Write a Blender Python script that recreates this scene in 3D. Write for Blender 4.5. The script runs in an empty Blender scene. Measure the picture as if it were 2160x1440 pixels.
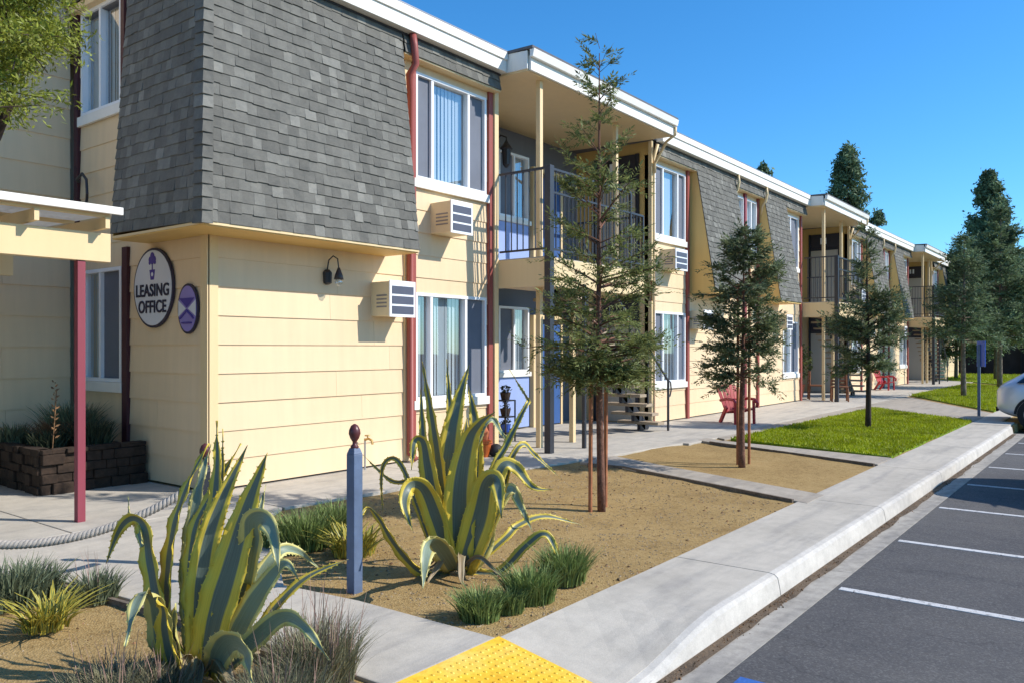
import bpy, math, random
from mathutils import Vector, Matrix
R = random.Random(7)
sc = bpy.context.scene
col = sc.collection
FPX, CX, HY, EYE = 1700.0, 1080.0, 735.0, 1.6
TH = math.atan(1312 / FPX); CT, ST = math.cos(TH), math.sin(TH)

# ---------- measuring helpers (photograph pixel -> metres) ----------
def at(px, py, d):                       # a point at depth d
    r = (px - CX) / FPX * d
    return Vector((CT * d + ST * r, ST * d - CT * r, EYE + (HY - py) / FPX * d))
def G(px, py, z=0.0):                    # a point on the ground
    return at(px, py, (EYE - z) * FPX / (py - HY))
def FX(px, Y):                           # x on the plane y = Y
    r = (px - CX) / FPX
    return Y * (CT + r * ST) / (ST - r * CT)

# ---------- object bookkeeping ----------
def tag(o, label=None, cat=None, group=None, kind=None):
    if label: o['label'] = label
    if cat: o['category'] = cat
    if group: o['group'] = group
    if kind: o['kind'] = kind
    return o
def wloc(o):
    v = Vector((0, 0, 0))
    while o is not None:
        v += o.location; o = o.parent
    return v
def thing(name, loc, label, cat, group=None):
    o = bpy.data.objects.new(name, None); col.objects.link(o)
    o.empty_display_size = .2; o.location = loc
    return tag(o, label, cat, group)
def part(name, parent, loc=None):        # an empty part that holds sub-parts
    o = bpy.data.objects.new(name, None); col.objects.link(o); o.empty_display_size = .1
    o.parent = parent
    if loc is not None: o.location = Vector(loc) - wloc(parent)
    return o
class MB:
    def __init__(s): s.v = []; s.f = []; s.m = []; s.uv = None; s.mi = 0
    def add(s, vs, fs):
        n = len(s.v); s.v += [tuple(p) for p in vs]
        for f in fs: s.f.append(tuple(n + i for i in f)); s.m.append(s.mi)
    def quad(s, a, b, c, d): s.add([a, b, c, d], [(0, 1, 2, 3)])
    def box(s, x0, x1, y0, y1, z0, z1):
        s.add([(x0,y0,z0),(x1,y0,z0),(x1,y1,z0),(x0,y1,z0),(x0,y0,z1),(x1,y0,z1),(x1,y1,z1),(x0,y1,z1)],
              [(0,3,2,1),(4,5,6,7),(0,1,5,4),(1,2,6,5),(2,3,7,6),(3,0,4,7)]); return s
    def hexa(s, b, t):                   # 4 bottom points, 4 top points
        s.add(list(b) + list(t), [(0,3,2,1),(4,5,6,7),(0,1,5,4),(1,2,6,5),(2,3,7,6),(3,0,4,7)]); return s
    def prism(s, pts, z0, z1):           # pts counter-clockwise plan outline
        n = len(pts)
        zz0 = z0 if callable(z0) else (lambda p: z0)
        zz1 = z1 if callable(z1) else (lambda p: z1)
        s.add([(p[0], p[1], zz0(p)) for p in pts] + [(p[0], p[1], zz1(p)) for p in pts],
              [tuple(range(n - 1, -1, -1)), tuple(range(n, 2 * n))] + [(i, (i + 1) % n, n + (i + 1) % n, n + i) for i in range(n)])
        return s
    def tube(s, pts, rad, n=8, cap=True):
        pts = [Vector(p) for p in pts]
        rr = rad if isinstance(rad, (list, tuple)) else [rad] * len(pts)
        rings = []; up = None
        for i, p in enumerate(pts):
            t = (pts[min(i + 1, len(pts) - 1)] - pts[max(i - 1, 0)])
            t = t.normalized() if t.length > 1e-9 else Vector((0, 0, 1))
            if up is None: up = Vector((0, 0, 1)) if abs(t.z) < .9 else Vector((1, 0, 0))
            a = t.cross(up); a = a.normalized() if a.length > 1e-6 else Vector((1, 0, 0))
            b = a.cross(t).normalized(); up = b
            rings.append([p + (a * math.cos(2*math.pi*k/n) + b * math.sin(2*math.pi*k/n)) * rr[i] for k in range(n)])
        vs = [v for r in rings for v in r]; fs = []
        for i in range(len(rings) - 1):
            for k in range(n):
                fs.append((i*n+k, i*n+(k+1)%n, (i+1)*n+(k+1)%n, (i+1)*n+k))
        if cap: fs += [tuple(range(n-1, -1, -1)), tuple((len(rings)-1)*n + k for k in range(n))]
        s.add(vs, fs); return s
    def bar(s, a, b, w, h, up=(0, 0, 1)):  # square bar from a to b
        a = Vector(a); b = Vector(b); t = (b - a).normalized(); u = Vector(up)
        if abs(t.dot(u)) > .99: u = Vector((1, 0, 0))
        x = t.cross(u).normalized() * w / 2; y = x.cross(t).normalized() * h / 2
        s.hexa([a-x-y, a+x-y, a+x+y, a-x+y], [b-x-y, b+x-y, b+x+y, b-x+y]); return s
    def lathe(s, c, prof, n=16):         # prof: (radius, z) up
        c = Vector(c); vs = []; fs = []
        for r, z in prof:
            for k in range(n): vs.append(c + Vector((r*math.cos(2*math.pi*k/n), r*math.sin(2*math.pi*k/n), z)))
        for i in range(len(prof)-1):
            for k in range(n): fs.append((i*n+k, i*n+(k+1)%n, (i+1)*n+(k+1)%n, (i+1)*n+k))
        fs += [tuple(range(n-1,-1,-1)), tuple((len(prof)-1)*n+k for k in range(n))]
        s.add(vs, fs); return s
    def build(s, name, mats, parent=None, loc=None, smooth=False, bevel=0):
        me = bpy.data.meshes.new(name)
        o = bpy.data.objects.new(name, me); col.objects.link(o)
        if parent is not None:
            base = wloc(parent); o.parent = parent
            if loc is not None: o.location = Vector(loc) - base; base = Vector(loc)
        else:
            base = Vector(loc) if loc is not None else Vector((0, 0, 0)); o.location = base
        me.from_pydata([(v[0]-base.x, v[1]-base.y, v[2]-base.z) for v in s.v], [], s.f)
        if s.uv:
            l = me.uv_layers.new(name='UVMap')
            fl = [c for uv in s.uv for c in uv]; l.data.foreach_set('uv', fl)
        if not isinstance(mats, (list, tuple)): mats = [mats]
        for m in mats: me.materials.append(m)
        if len(mats) > 1: me.polygons.foreach_set('material_index', s.m)
        if smooth: me.polygons.foreach_set('use_smooth', [True] * len(me.polygons))
        me.update()
        if bevel:
            b = o.modifiers.new('bevel', 'BEVEL'); b.width = bevel; b.segments = 2; b.limit_method = 'ANGLE'
        return o
def struct(o, label=None): return tag(o, label, kind='structure')

# ---------- materials ----------
def newmat(name):
    m = bpy.data.materials.new(name); m.use_nodes = True
    nt = m.node_tree; return m, nt, nt.nodes['Principled BSDF']
def ramp(nt, src, stops):
    r = nt.nodes.new('ShaderNodeValToRGB'); nt.links.new(src, r.inputs[0])
    el = r.color_ramp.elements
    while len(el) < len(stops): el.new(.5)
    for e, (p, c) in zip(el, stops): e.position = p; e.color = (*c, 1) if len(c) == 3 else c
    return r.outputs[0]
def noise(nt, scale, detail=4, rough=.6, vec=None, dist=0):
    n = nt.nodes.new('ShaderNodeTexNoise'); n.inputs['Scale'].default_value = scale
    n.inputs['Detail'].default_value = detail; n.inputs['Roughness'].default_value = rough
    n.inputs['Distortion'].default_value = dist
    if vec is None:
        g = nt.nodes.new('ShaderNodeNewGeometry'); vec = g.outputs['Position']
    nt.links.new(vec, n.inputs['Vector']); return n.outputs['Fac']
def mix(nt, fac, a, b, mode='MIX'):
    m = nt.nodes.new('ShaderNodeMix'); m.data_type = 'RGBA'; m.blend_type = mode
    for s, v in ((m.inputs[0], fac), (m.inputs[6], a), (m.inputs[7], b)):
        if hasattr(v, 'links'): nt.links.new(v, s)
        elif isinstance(v, (tuple, list)): s.default_value = (*v, 1)
        else: s.default_value = v
    return m.outputs[2]
def bump(nt, bs, src, st, dist=.01):
    b = nt.nodes.new('ShaderNodeBump'); b.inputs['Strength'].default_value = st; b.inputs['Distance'].default_value = dist
    nt.links.new(src, b.inputs['Height']); nt.links.new(b.outputs[0], bs.inputs['Normal'])
def sc3(c, k): return tuple(max(0, min(1, x * k)) for x in c)
def pm(name, c, rough=.7, var=.12, ns=3.0, bmp=0, bscale=60, metal=0, spec=.4, fine=0, island=0, transl=0):
    m, nt, bs = newmat(name)
    f = noise(nt, ns)
    colr = ramp(nt, f, [(.3, sc3(c, 1 - var)), (.7, sc3(c, 1 + var))])
    if fine:
        f2 = noise(nt, bscale, 3)
        colr = mix(nt, 1.0, colr, ramp(nt, f2, [(.3, (1-fine,)*3), (.7, (1, 1, 1))]), 'MULTIPLY')
    if island:
        g = nt.nodes.new('ShaderNodeNewGeometry')
        colr = mix(nt, 1.0, colr, ramp(nt, g.outputs['Random Per Island'], [(0, (1-island,)*3), (1, (1, 1, 1))]), 'MULTIPLY')
    nt.links.new(colr, bs.inputs['Base Color'])
    bs.inputs['Roughness'].default_value = rough; bs.inputs['Metallic'].default_value = metal
    bs.inputs['Specular IOR Level'].default_value = spec
    if bmp: bump(nt, bs, noise(nt, bscale, 4), bmp)
    if transl:
        t = nt.nodes.new('ShaderNodeBsdfTranslucent'); nt.links.new(colr, t.inputs[0])
        a = nt.nodes.new('ShaderNodeMixShader'); a.inputs[0].default_value = transl
        nt.links.new(bs.outputs[0], a.inputs[1]); nt.links.new(t.outputs[0], a.inputs[2])
        nt.links.new(a.outputs[0], nt.nodes['Material Output'].inputs[0])
    return m
def paint(name, c, rough=.55, streak=.07):   # weathered house paint, faint vertical dirt streaks
    m, nt, bs = newmat(name)
    g = nt.nodes.new('ShaderNodeNewGeometry')
    mp = nt.nodes.new('ShaderNodeMapping'); mp.inputs['Scale'].default_value = (5, 5, .45)
    nt.links.new(g.outputs['Position'], mp.inputs[0])
    f1 = noise(nt, 1.6, 5, .6, mp.outputs[0]); f2 = noise(nt, .7, 3)
    a = ramp(nt, f1, [(.3, sc3(c, 1 - streak)), (.65, c)])
    a = mix(nt, 1.0, a, ramp(nt, f2, [(.3, (.95, .94, .92)), (.7, (1, 1, 1))]), 'MULTIPLY')
    gi = nt.nodes.new('ShaderNodeNewGeometry')
    a = mix(nt, 1.0, a, ramp(nt, gi.outputs['Random Per Island'], [(0, (.945, .94, .93)), (1, (1, 1, 1))]), 'MULTIPLY')
    a = mix(nt, 1.0, a, ramp(nt, noise(nt, 26, 5, .8), [(.24, (.80, .76, .70)), (.33, (1, 1, 1))]), 'MULTIPLY')
    nt.links.new(a, bs.inputs['Base Color']); bs.inputs['Roughness'].default_value = rough
    bs.inputs['Specular IOR Level'].default_value = .3
    bump(nt, bs, noise(nt, 90, 3), .12, .004)
    return m
M = {}
CREAM = (.79, .605, .385)
M['cream'] = paint('cream_paint', CREAM)
M['cream_trim'] = paint('cream_trim_paint', (.78, .595, .335), .5, .05)
M['gold'] = paint('gold_paint', (.74, .50, .18))
M['white'] = paint('white_trim', (.84, .82, .76), .5, .05)
M['vinyl'] = pm('white_vinyl', (.80, .81, .82), .35, .03)
M['barn'] = paint('barn_red_paint', (.33, .085, .07), .5, .15)
M['maroon'] = paint('maroon_paint', (.27, .05, .085), .5, .12)
M['shaded_red'] = paint('shaded_red_paint', (.07, .022, .03), .5, .12)  # barn red with the end wall's shade mixed in; maroon bay strips share it
M['redpost'] = paint('pergola_post_paint', (.27, .055, .075), .5, .1)
M['blue_pan'] = paint('light_blue_paint', (.30, .40, .70), .55, .05)
M['blue_door'] = paint('blue_door_paint', (.05, .12, .32), .45, .08)
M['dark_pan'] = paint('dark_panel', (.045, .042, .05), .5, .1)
M['beige_door'] = paint('beige_door', (.50, .45, .36), .5, .05)
M['iron'] = pm('black_iron', (.022, .024, .032), .45, .2, spec=.5)
M['bluepost'] = pm('blue_grey_post', (.10, .14, .22), .5, .15, 8, .2, 80)
M['finial'] = pm('dark_red_finial', (.09, .025, .025), .35, .2)
M['rustwood'] = pm('stake_wood', (.34, .13, .055), .8, .3, 12, .4, 60)
M['plastic_cream'] = pm('ac_case', (.72, .63, .42), .5, .06)
M['grey_met'] = pm('grey_metal', (.22, .23, .26), .45, .12, metal=.3)
M['darkgrille'] = pm('grille_dark', (.075, .085, .12), .5, .1)
M['steel'] = pm('steel', (.45, .45, .46), .35, .1, metal=.8)
M['brass'] = pm('brass', (.5, .33, .12), .35, .15, metal=.8)
M['red_chair'] = pm('red_plastic', (.42, .03, .035), .45, .12)
M['brown_wood'] = pm('brown_wood', (.22, .09, .04), .6, .3, 14)
M['terracotta'] = pm('terracotta', (.45, .13, .05), .8, .15)
M['black'] = pm('black_rubber', (.015, .015, .016), .7, .1)
M['orange'] = pm('orange_plastic', (.55, .12, .02), .5, .1)
M['curtain'] = pm('blinds_white', (.50, .53, .54), .8, .05)
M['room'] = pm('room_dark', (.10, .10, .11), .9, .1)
M['bark'] = pm('redwood_bark', (.20, .095, .06), .95, .35, 10, .9, 45, fine=.5)
M['bark_dark'] = pm('dark_bark', (.06, .04, .03), .95, .3, 8, .8, 40, fine=.4)
M['bark_grey'] = pm('grey_bark', (.20, .16, .12), .95, .3, 8, .8, 40, fine=.4)
M['needle'] = pm('redwood_needles', (.26, .30, .10), .65, .3, 3, island=.65, transl=.35)
M['needle_dark'] = pm('dark_needles', (.21, .26, .12), .7, .3, 3, island=.7, transl=.3)
M['needle_far'] = pm('far_needles', (.20, .28, .14), .8, .45, .9, island=.6, transl=.25)
M['leaf_lime'] = pm('lime_leaves', (.30, .34, .04), .55, .3, 4, island=.5, transl=.3)
M['tuft'] = pm('tuft_green', (.24, .32, .09), .6, .3, 6, island=.6, transl=.25)
M['tuft_blue'] = pm('tuft_blue_green', (.21, .25, .14), .6, .3, 6, island=.6, transl=.2)
M['laven'] = pm('lavender_foliage', (.27, .26, .15), .8, .25, 6, island=.5, transl=.15)
M['laven_fl'] = pm('lavender_spike', (.30, .19, .15), .9, .25, 20, island=.4)
M['bush_dark'] = pm('shade_bush', (.06, .075, .035), .8, .4, 5, island=.6)
M['dry'] = pm('dry_leaf', (.24, .13, .06), .9, .4, 14, island=.5)
M['grass'] = pm('lawn_blades', (.38, .44, .006), .6, .34, 1.6, island=.5, transl=.35)
M['rope'] = pm('rope_fibre', (.40, .36, .31), .9, .15, 40, .4, 150, fine=.3)
M['roof'] = pm('flat_roof', (.12, .12, .13), .9, .15)
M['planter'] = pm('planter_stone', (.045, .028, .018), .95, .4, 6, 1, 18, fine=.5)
M['carpaint'] = pm('silver_car_paint', (.62, .64, .70), .25, .02, metal=.3, spec=.6)
M['carglass'] = pm('car_glass', (.015, .018, .03), .05, .05, spec=.8)
M['navy'] = pm('navy_paint', (.02, .03, .10), .3, .1)
M['signblue'] = pm('sign_blue', (.03, .09, .42), .4, .06)
M['fence_dark'] = pm('dark_fence', (.018, .015, .016), .9, .3, 2)
M['white_line'] = None
M['blue_line'] = pm('blue_road_paint', (.035, .13, .42), .8, .15, 18, fine=.35)

def mat_concrete(name, c, dirt=.35):
    m, nt, bs = newmat(name)
    a = ramp(nt, noise(nt, 1.1, 5, .65), [(.28, sc3(c, .80)), (.5, sc3(c, .96)), (.75, sc3(c, 1.06))])
    a = mix(nt, 1.0, a, ramp(nt, noise(nt, 7, 6, .7), [(.35, (1-dirt*.35,)*3), (.6, (1, 1, 1))]), 'MULTIPLY')
    a = mix(nt, 1.0, a, ramp(nt, noise(nt, 120, 3), [(.3, (.86,)*3), (.65, (1, 1, 1))]), 'MULTIPLY')
    g = nt.nodes.new('ShaderNodeNewGeometry')
    mp = nt.nodes.new('ShaderNodeMapping'); mp.inputs['Scale'].default_value = (.5, 3.5, 1); mp.inputs['Rotation'].default_value = (0, 0, .35)
    nt.links.new(g.outputs['Position'], mp.inputs[0])
    a = mix(nt, 1.0, a, ramp(nt, noise(nt, 1.3, 4, .6, mp.outputs[0]), [(.33, (.80, .81, .84)), (.5, (1, 1, 1))]), 'MULTIPLY')
    nt.links.new(a, bs.inputs['Base Color']); bs.inputs['Roughness'].default_value = .9
    bs.inputs['Specular IOR Level'].default_value = .25
    bump(nt, bs, noise(nt, 160, 4), .35, .004)
    return m
M['concrete'] = mat_concrete('concrete_walk', (.53, .487, .41))
M['concrete2'] = mat_concrete('concrete_path_dusty', (.43, .38, .31), .5)
M['kerb'] = mat_concrete('kerb_concrete', (.60, .565, .50), .5)
M['gutter'] = mat_concrete('gutter_concrete', (.44, .405, .345), .9)

def mat_asphalt():
    m, nt, bs = newmat('asphalt')
    a = ramp(nt, noise(nt, .9, 6, .65), [(.3, (.068, .066, .069)), (.55, (.088, .085, .085)), (.75, (.108, .102, .096))])
    g = nt.nodes.new('ShaderNodeNewGeometry')
    mp = nt.nodes.new('ShaderNodeMapping'); mp.inputs['Scale'].default_value = (2.2, .35, 1); mp.inputs['Rotation'].default_value = (0, 0, .12)
    nt.links.new(g.outputs['Position'], mp.inputs[0])
    a = mix(nt, 1.0, a, ramp(nt, noise(nt, 1.2, 5, .7, mp.outputs[0], .4), [(.32, (.62, .64, .70)), (.55, (1, 1, 1))]), 'MULTIPLY')
    a = mix(nt, 1.0, a, ramp(nt, noise(nt, 230, 2), [(.3, (.55,)*3), (.7, (1.0,)*3)]), 'MULTIPLY')
    a = mix(nt, ramp(nt, noise(nt, .35, 4, .7), [(.45, (0,)*3), (.7, (.55,)*3)]), a, (.125, .118, .106))
    v = nt.nodes.new('ShaderNodeTexVoronoi'); v.inputs['Scale'].default_value = 95; nt.links.new(g.outputs['Position'], v.inputs['Vector'])
    a = mix(nt, .22, a, ramp(nt, v.outputs['Color'], [(.1, (.03,)*3), (.6, (.12, .115, .11)), (.95, (.34, .33, .31))]))
    a = mix(nt, 1.0, a, ramp(nt, noise(nt, 3.1, 5, .75), [(.26, (.45,)*3), (.36, (1, 1, 1))]), 'MULTIPLY')
    # fine wandering cracks
    wv = nt.nodes.new('ShaderNodeVectorMath'); wv.operation = 'ADD'; nz = nt.nodes.new('ShaderNodeTexNoise'); nz.inputs['Scale'].default_value = 2.2; nz.inputs['Detail'].default_value = 6
    nt.links.new(g.outputs['Position'], nz.inputs['Vector']); nt.links.new(g.outputs['Position'], wv.inputs[0]); nt.links.new(nz.outputs['Color'], wv.inputs[1])
    vc = nt.nodes.new('ShaderNodeTexVoronoi'); vc.feature = 'DISTANCE_TO_EDGE'; vc.inputs['Scale'].default_value = .42; nt.links.new(wv.outputs[0], vc.inputs['Vector'])
    a = mix(nt, 1.0, a, ramp(nt, vc.outputs['Distance'], [(0, (.7,)*3), (.003, (.78,)*3), (.007, (1, 1, 1))]), 'MULTIPLY')
    nt.links.new(a, bs.inputs['Base Color']); bs.inputs['Roughness'].default_value = .88
    bump(nt, bs, noise(nt, 260, 3), .6, .006); return m
M['asphalt'] = mat_asphalt()
def mat_soil():
    m, nt, bs = newmat('decomposed_granite')
    a = ramp(nt, noise(nt, 1.5, 6, .65), [(.25, (.205, .135, .055)), (.5, (.315, .22, .092)), (.75, (.39, .28, .125))])
    v = nt.nodes.new('ShaderNodeTexVoronoi'); v.inputs['Scale'].default_value = 75
    g = nt.nodes.new('ShaderNodeNewGeometry'); nt.links.new(g.outputs['Position'], v.inputs['Vector'])
    a = mix(nt, .32, a, ramp(nt, v.outputs['Color'], [(.1, (.17, .10, .04)), (.5, (.39, .26, .11)), (.9, (.52, .38, .19))]))
    a = mix(nt, 1.0, a, ramp(nt, noise(nt, 14, 5, .8), [(.3, (.62, .58, .52)), (.48, (1, 1, 1))]), 'MULTIPLY')
    nt.links.new(a, bs.inputs['Base Color']); bs.inputs['Roughness'].default_value = .97
    bs.inputs['Specular IOR Level'].default_value = .1
    mm = nt.nodes.new('ShaderNodeMath'); mm.operation = 'ADD'
    nt.links.new(v.outputs['Distance'], mm.inputs[0]); nt.links.new(noise(nt, 35, 6, .8), mm.inputs[1])
    bump(nt, bs, mm.outputs[0], .55, .010); return m
M['soil'] = mat_soil()
def worn_paint(name, c):
    m, nt, bs = newmat(name)
    a = mix(nt, ramp(nt, noise(nt, 22, 6, .8), [(.36, (0,)*3), (.46, (1,)*3)]), (.11, .105, .10), ramp(nt, noise(nt, 3, 4), [(.3, sc3(c, .8)), (.7, c)]))
    a = mix(nt, 1.0, a, ramp(nt, noise(nt, 230, 2), [(.3, (.8,)*3), (.7, (1,)*3)]), 'MULTIPLY')
    nt.links.new(a, bs.inputs['Base Color']); bs.inputs['Roughness'].default_value = .85
    bump(nt, bs, noise(nt, 260, 3), .4, .004); return m
M['white_line'] = worn_paint('worn_road_paint', (.66, .66, .65))
M['grassbase'] = pm('lawn_base', (.16, .25, .008), .95, .3, 3, .8, 60)
M['earth'] = pm('earth', (.16, .13, .08), .95, .3, .5)
def mat_shingle():
    m, nt, bs = newmat('asphalt_shingles')
    g = nt.nodes.new('ShaderNodeNewGeometry')
    a = ramp(nt, g.outputs['Random Per Island'], [(0, (.165, .160, .140)), (.5, (.205, .198, .172)), (.85, (.235, .228, .198)), (1, (.32, .31, .27))])
    a = mix(nt, 1.0, a, ramp(nt, noise(nt, 9, 5, .75), [(.3, (.72, .74, .76)), (.65, (1, 1, 1))]), 'MULTIPLY')
    a = mix(nt, 1.0, a, ramp(nt, noise(nt, 320, 2), [(.3, (.6,)*3), (.7, (1, 1, 1))]), 'MULTIPLY')
    nt.links.new(a, bs.inputs['Base Color']); bs.inputs['Roughness'].default_value = .93
    bs.inputs['Specular IOR Level'].default_value = .2
    bump(nt, bs, noise(nt, 350, 2), .6, .004); return m
M['shingle'] = mat_shingle()
def mat_glass(name, tint, refl, rough=.02):
    m, nt, bs = newmat(name)
    nt.nodes.remove(bs)
    t = nt.nodes.new('ShaderNodeBsdfTransparent'); t.inputs[0].default_value = (*tint, 1)
    g = nt.nodes.new('ShaderNodeBsdfGlossy'); g.inputs['Roughness'].default_value = rough
    g.inputs['Color'].default_value = (.95, .97, 1, 1)
    bn = nt.nodes.new('ShaderNodeBump'); bn.inputs['Strength'].default_value = .05; bn.inputs['Distance'].default_value = .02
    nt.links.new(noise(nt, 1.5, 2), bn.inputs['Height']); nt.links.new(bn.outputs[0], g.inputs['Normal'])
    lw_ = nt.nodes.new('ShaderNodeLayerWeight'); lw_.inputs[0].default_value = .5
    fr = nt.nodes.new('ShaderNodeMath'); fr.operation = 'POWER'; fr.inputs[1].default_value = 4; nt.links.new(lw_.outputs['Facing'], fr.inputs[0])
    ad = nt.nodes.new('ShaderNodeMath'); ad.operation = 'ADD'; ad.inputs[1].default_value = refl; ad.use_clamp = True
    nt.links.new(fr.outputs[0], ad.inputs[0])
    x = nt.nodes.new('ShaderNodeMixShader'); nt.links.new(ad.outputs[0], x.inputs[0])
    nt.links.new(t.outputs[0], x.inputs[1]); nt.links.new(g.outputs[0], x.inputs[2])
    nt.links.new(x.outputs[0], nt.nodes['Material Output'].inputs[0]); return m
M['glass'] = mat_glass('window_glass', (.84, .90, .93), .22)
M['screen'] = pm('insect_screen', (.13, .145, .18), .7, .1, 2)
def mat_uvleaf(name, mid, edge, pale, e0):
    m, nt, bs = newmat(name)
    uv = nt.nodes.new('ShaderNodeUVMap'); sp = nt.nodes.new('ShaderNodeSeparateXYZ'); nt.links.new(uv.outputs[0], sp.inputs[0])
    mp = nt.nodes.new('ShaderNodeMapping'); mp.inputs['Scale'].default_value = (14, .8, 1); nt.links.new(uv.outputs[0], mp.inputs[0])
    st = noise(nt, 2.5, 3, .6, mp.outputs[0])
    # wobble the stripe edge
    mm = nt.nodes.new('ShaderNodeMath'); mm.operation = 'MULTIPLY_ADD'; mm.inputs[1].default_value = .12; mm.inputs[2].default_value = -.06
    nt.links.new(st, mm.inputs[0])
    ad = nt.nodes.new('ShaderNodeMath'); ad.operation = 'ADD'; nt.links.new(sp.outputs[0], ad.inputs[0]); nt.links.new(mm.outputs[0], ad.inputs[1])
    fac = ramp(nt, ad.outputs[0], [(0, (1,)*3), (e0, (1,)*3), (e0 + .03, (0,)*3), (.97 - e0, (0,)*3), (1 - e0, (1,)*3), (1.0, (1,)*3)])
    midc = ramp(nt, st, [(.3, sc3(mid, .75)), (.55, mid), (.75, sc3(pale, 1))])
    edc = ramp(nt, st, [(.3, sc3(edge, .8)), (.6, edge), (.8, sc3(edge, 1.15))])
    cc = mix(nt, fac, midc, edc)
    nt.links.new(cc, bs.inputs['Base Color']); bs.inputs['Roughness'].default_value = .42
    bs.inputs['Specular IOR Level'].default_value = .45
    t = nt.nodes.new('ShaderNodeBsdfTranslucent'); nt.links.new(cc, t.inputs[0])
    a = nt.nodes.new('ShaderNodeMixShader'); a.inputs[0].default_value = .14
    nt.links.new(bs.outputs[0], a.inputs[1]); nt.links.new(t.outputs[0], a.inputs[2])
    nt.links.new(a.outputs[0], nt.nodes['Material Output'].inputs[0])
    bump(nt, bs, st, .25, .004); return m
M['agave'] = mat_uvleaf('agave_leaf', (.13, .17, .135), (.74, .56, .07), (.20, .245, .195), .27)
M['agave_pale'] = mat_uvleaf('agave_leaf_pale', (.21, .27, .19), (.66, .58, .20), (.30, .345, .26), .18)
M['agave_dry'] = mat_uvleaf('agave_dry_leaf', (.30, .22, .12), (.36, .29, .17), (.40, .33, .22), .2)
M['flax'] = mat_uvleaf('flax_leaf', (.16, .20, .05), (.52, .42, .06), (.28, .30, .08), .30)
# ================= GROUND =================
mb = MB(); mb.box(-150, 300, -200, 300, -.6, -.22)
struct(mb.build('ground', M['earth']))
def zramp(X, Y):                          # the kerb ramp by the yellow mat
    t = min(1, max(0, (4.7 - X) / 1.1)); t = t*t*(3-2*t)
    return -.125 * t * min(1, max(0, (2.79 - Y) / .74))
# parking lot
mb = MB(); mb.box(-30, 80, -40, 1.735, -.21, -.15)
struct(mb.build('parking_lot', M['asphalt']))
mb = MB()                                 # gutter, a shallow pan
xs = [-30 + i * 3.05 for i in range(38)]
for a, b in zip(xs, xs[1:]):
    if a > 19.5: break
    b2 = min(b - .006, 19.6)
    mb.hexa([(a, 1.735, -.21), (b2, 1.735, -.21), (b2, 2.03, -.21), (a, 2.03, -.21)],
            [(a, 1.735, -.146), (b2, 1.735, -.146), (b2, 2.03, -.158), (a, 2.03, -.158)])
struct(mb.build('gutter', M['gutter']))
# kerb and sidewalk: slabs with real joints
kb = MB(); sw = MB()
joints = [-3, -.4, 2.55, 5.69, 8.75, 11.8, 14.85, 17.9, 19.6]
def kz(X): return zramp(X, 2.05)
for a, b in zip(joints, joints[1:]):
    n = 12
    for i in range(n):
        x0 = a + (b-a)*i/n + (.006 if i == 0 else 0); x1 = a + (b-a)*(i+1)/n - (.006 if i == n-1 else 0)
        z0, z1 = kz(x0), kz(x1)
        prof = lambda z: [(1.975, -.2), (1.99, max(-.15, z-.10) if z > -.06 else -.152), (2.005, z-.028), (2.03, z-.007), (2.07, z)]
        p0 = prof(z0); p1 = prof(z1)
        vs = [(x0, y, z) for y, z in p0] + [(x0, 2.07, -.2)] + [(x1, y, z) for y, z in p1] + [(x1, 2.07, -.2)]
        m_ = 6
        fs = [(j, j+1, m_+j+1, m_+j) for j in range(m_-1)] + [tuple(range(m_-1, -1, -1)), tuple(range(m_, 2*m_))]
        kb.add(vs, fs)
        if x1 <= 3.5 + .01 and x0 > 2.4: pass
        ys = [2.07, 2.3, 2.55, 2.79]
        for y0, y1 in zip(ys, ys[1:]):
            sw.hexa([(x0, y0, -.2), (x1, y0, -.2), (x1, y1, -.2), (x0, y1, -.2)],
                    [(x0, y0, zramp(x0, y0)), (x1, y0, zramp(x1, y0)), (x1, y1, zramp(x1, y1)), (x0, y1, zramp(x0, y1))])
def merge(o):
    m = o.modifiers.new('weld', 'WELD'); m.merge_threshold = .0005
struct(kb.build('kerb', M['kerb'], smooth=False))
struct(sw.build('sidewalk', M['concrete']))
# soil as one gently uneven sheet under everything
mb = MB(); nx, ny = 180, 44
from mathutils import noise as mnoise
def soilz(X, Y):
    return -.022 + .034 * mnoise.noise(Vector((X*.8, Y*.8, 0))) + .014 * mnoise.noise(Vector((X*3, Y*3, 1)))
X0, X1, Y0_, Y1_ = -4, 20, 2.76, 13
vs = [(X0+(X1-X0)*i/nx, Y0_+(Y1_-Y0_)*j/ny, min(-.006, soilz(X0+(X1-X0)*i/nx, Y0_+(Y1_-Y0_)*j/ny))) for j in range(ny+1) for i in range(nx+1)]
fs = [(j*(nx+1)+i, j*(nx+1)+i+1, (j+1)*(nx+1)+i+1, (j+1)*(nx+1)+i) for j in range(ny) for i in range(nx)]
mb.add(vs, fs)
struct(mb.build('soil', M['soil'], smooth=True))
mb = MB(); mb.box(20, 60, 2.0, 13, -.21, -.02)
struct(mb.build('soil', M['soil']))
def slab(name, pts, z=.004, th=.14, mat='concrete'):
    # keep counter-clockwise
    A = sum(pts[i][0]*pts[(i+1) % len(pts)][1]-pts[(i+1) % len(pts)][0]*pts[i][1] for i in range(len(pts)))
    if A < 0: pts = pts[::-1]
    o = MB().prism(pts, z-th, z).build(name, M[mat], bevel=.008)
    return struct(o)
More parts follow.
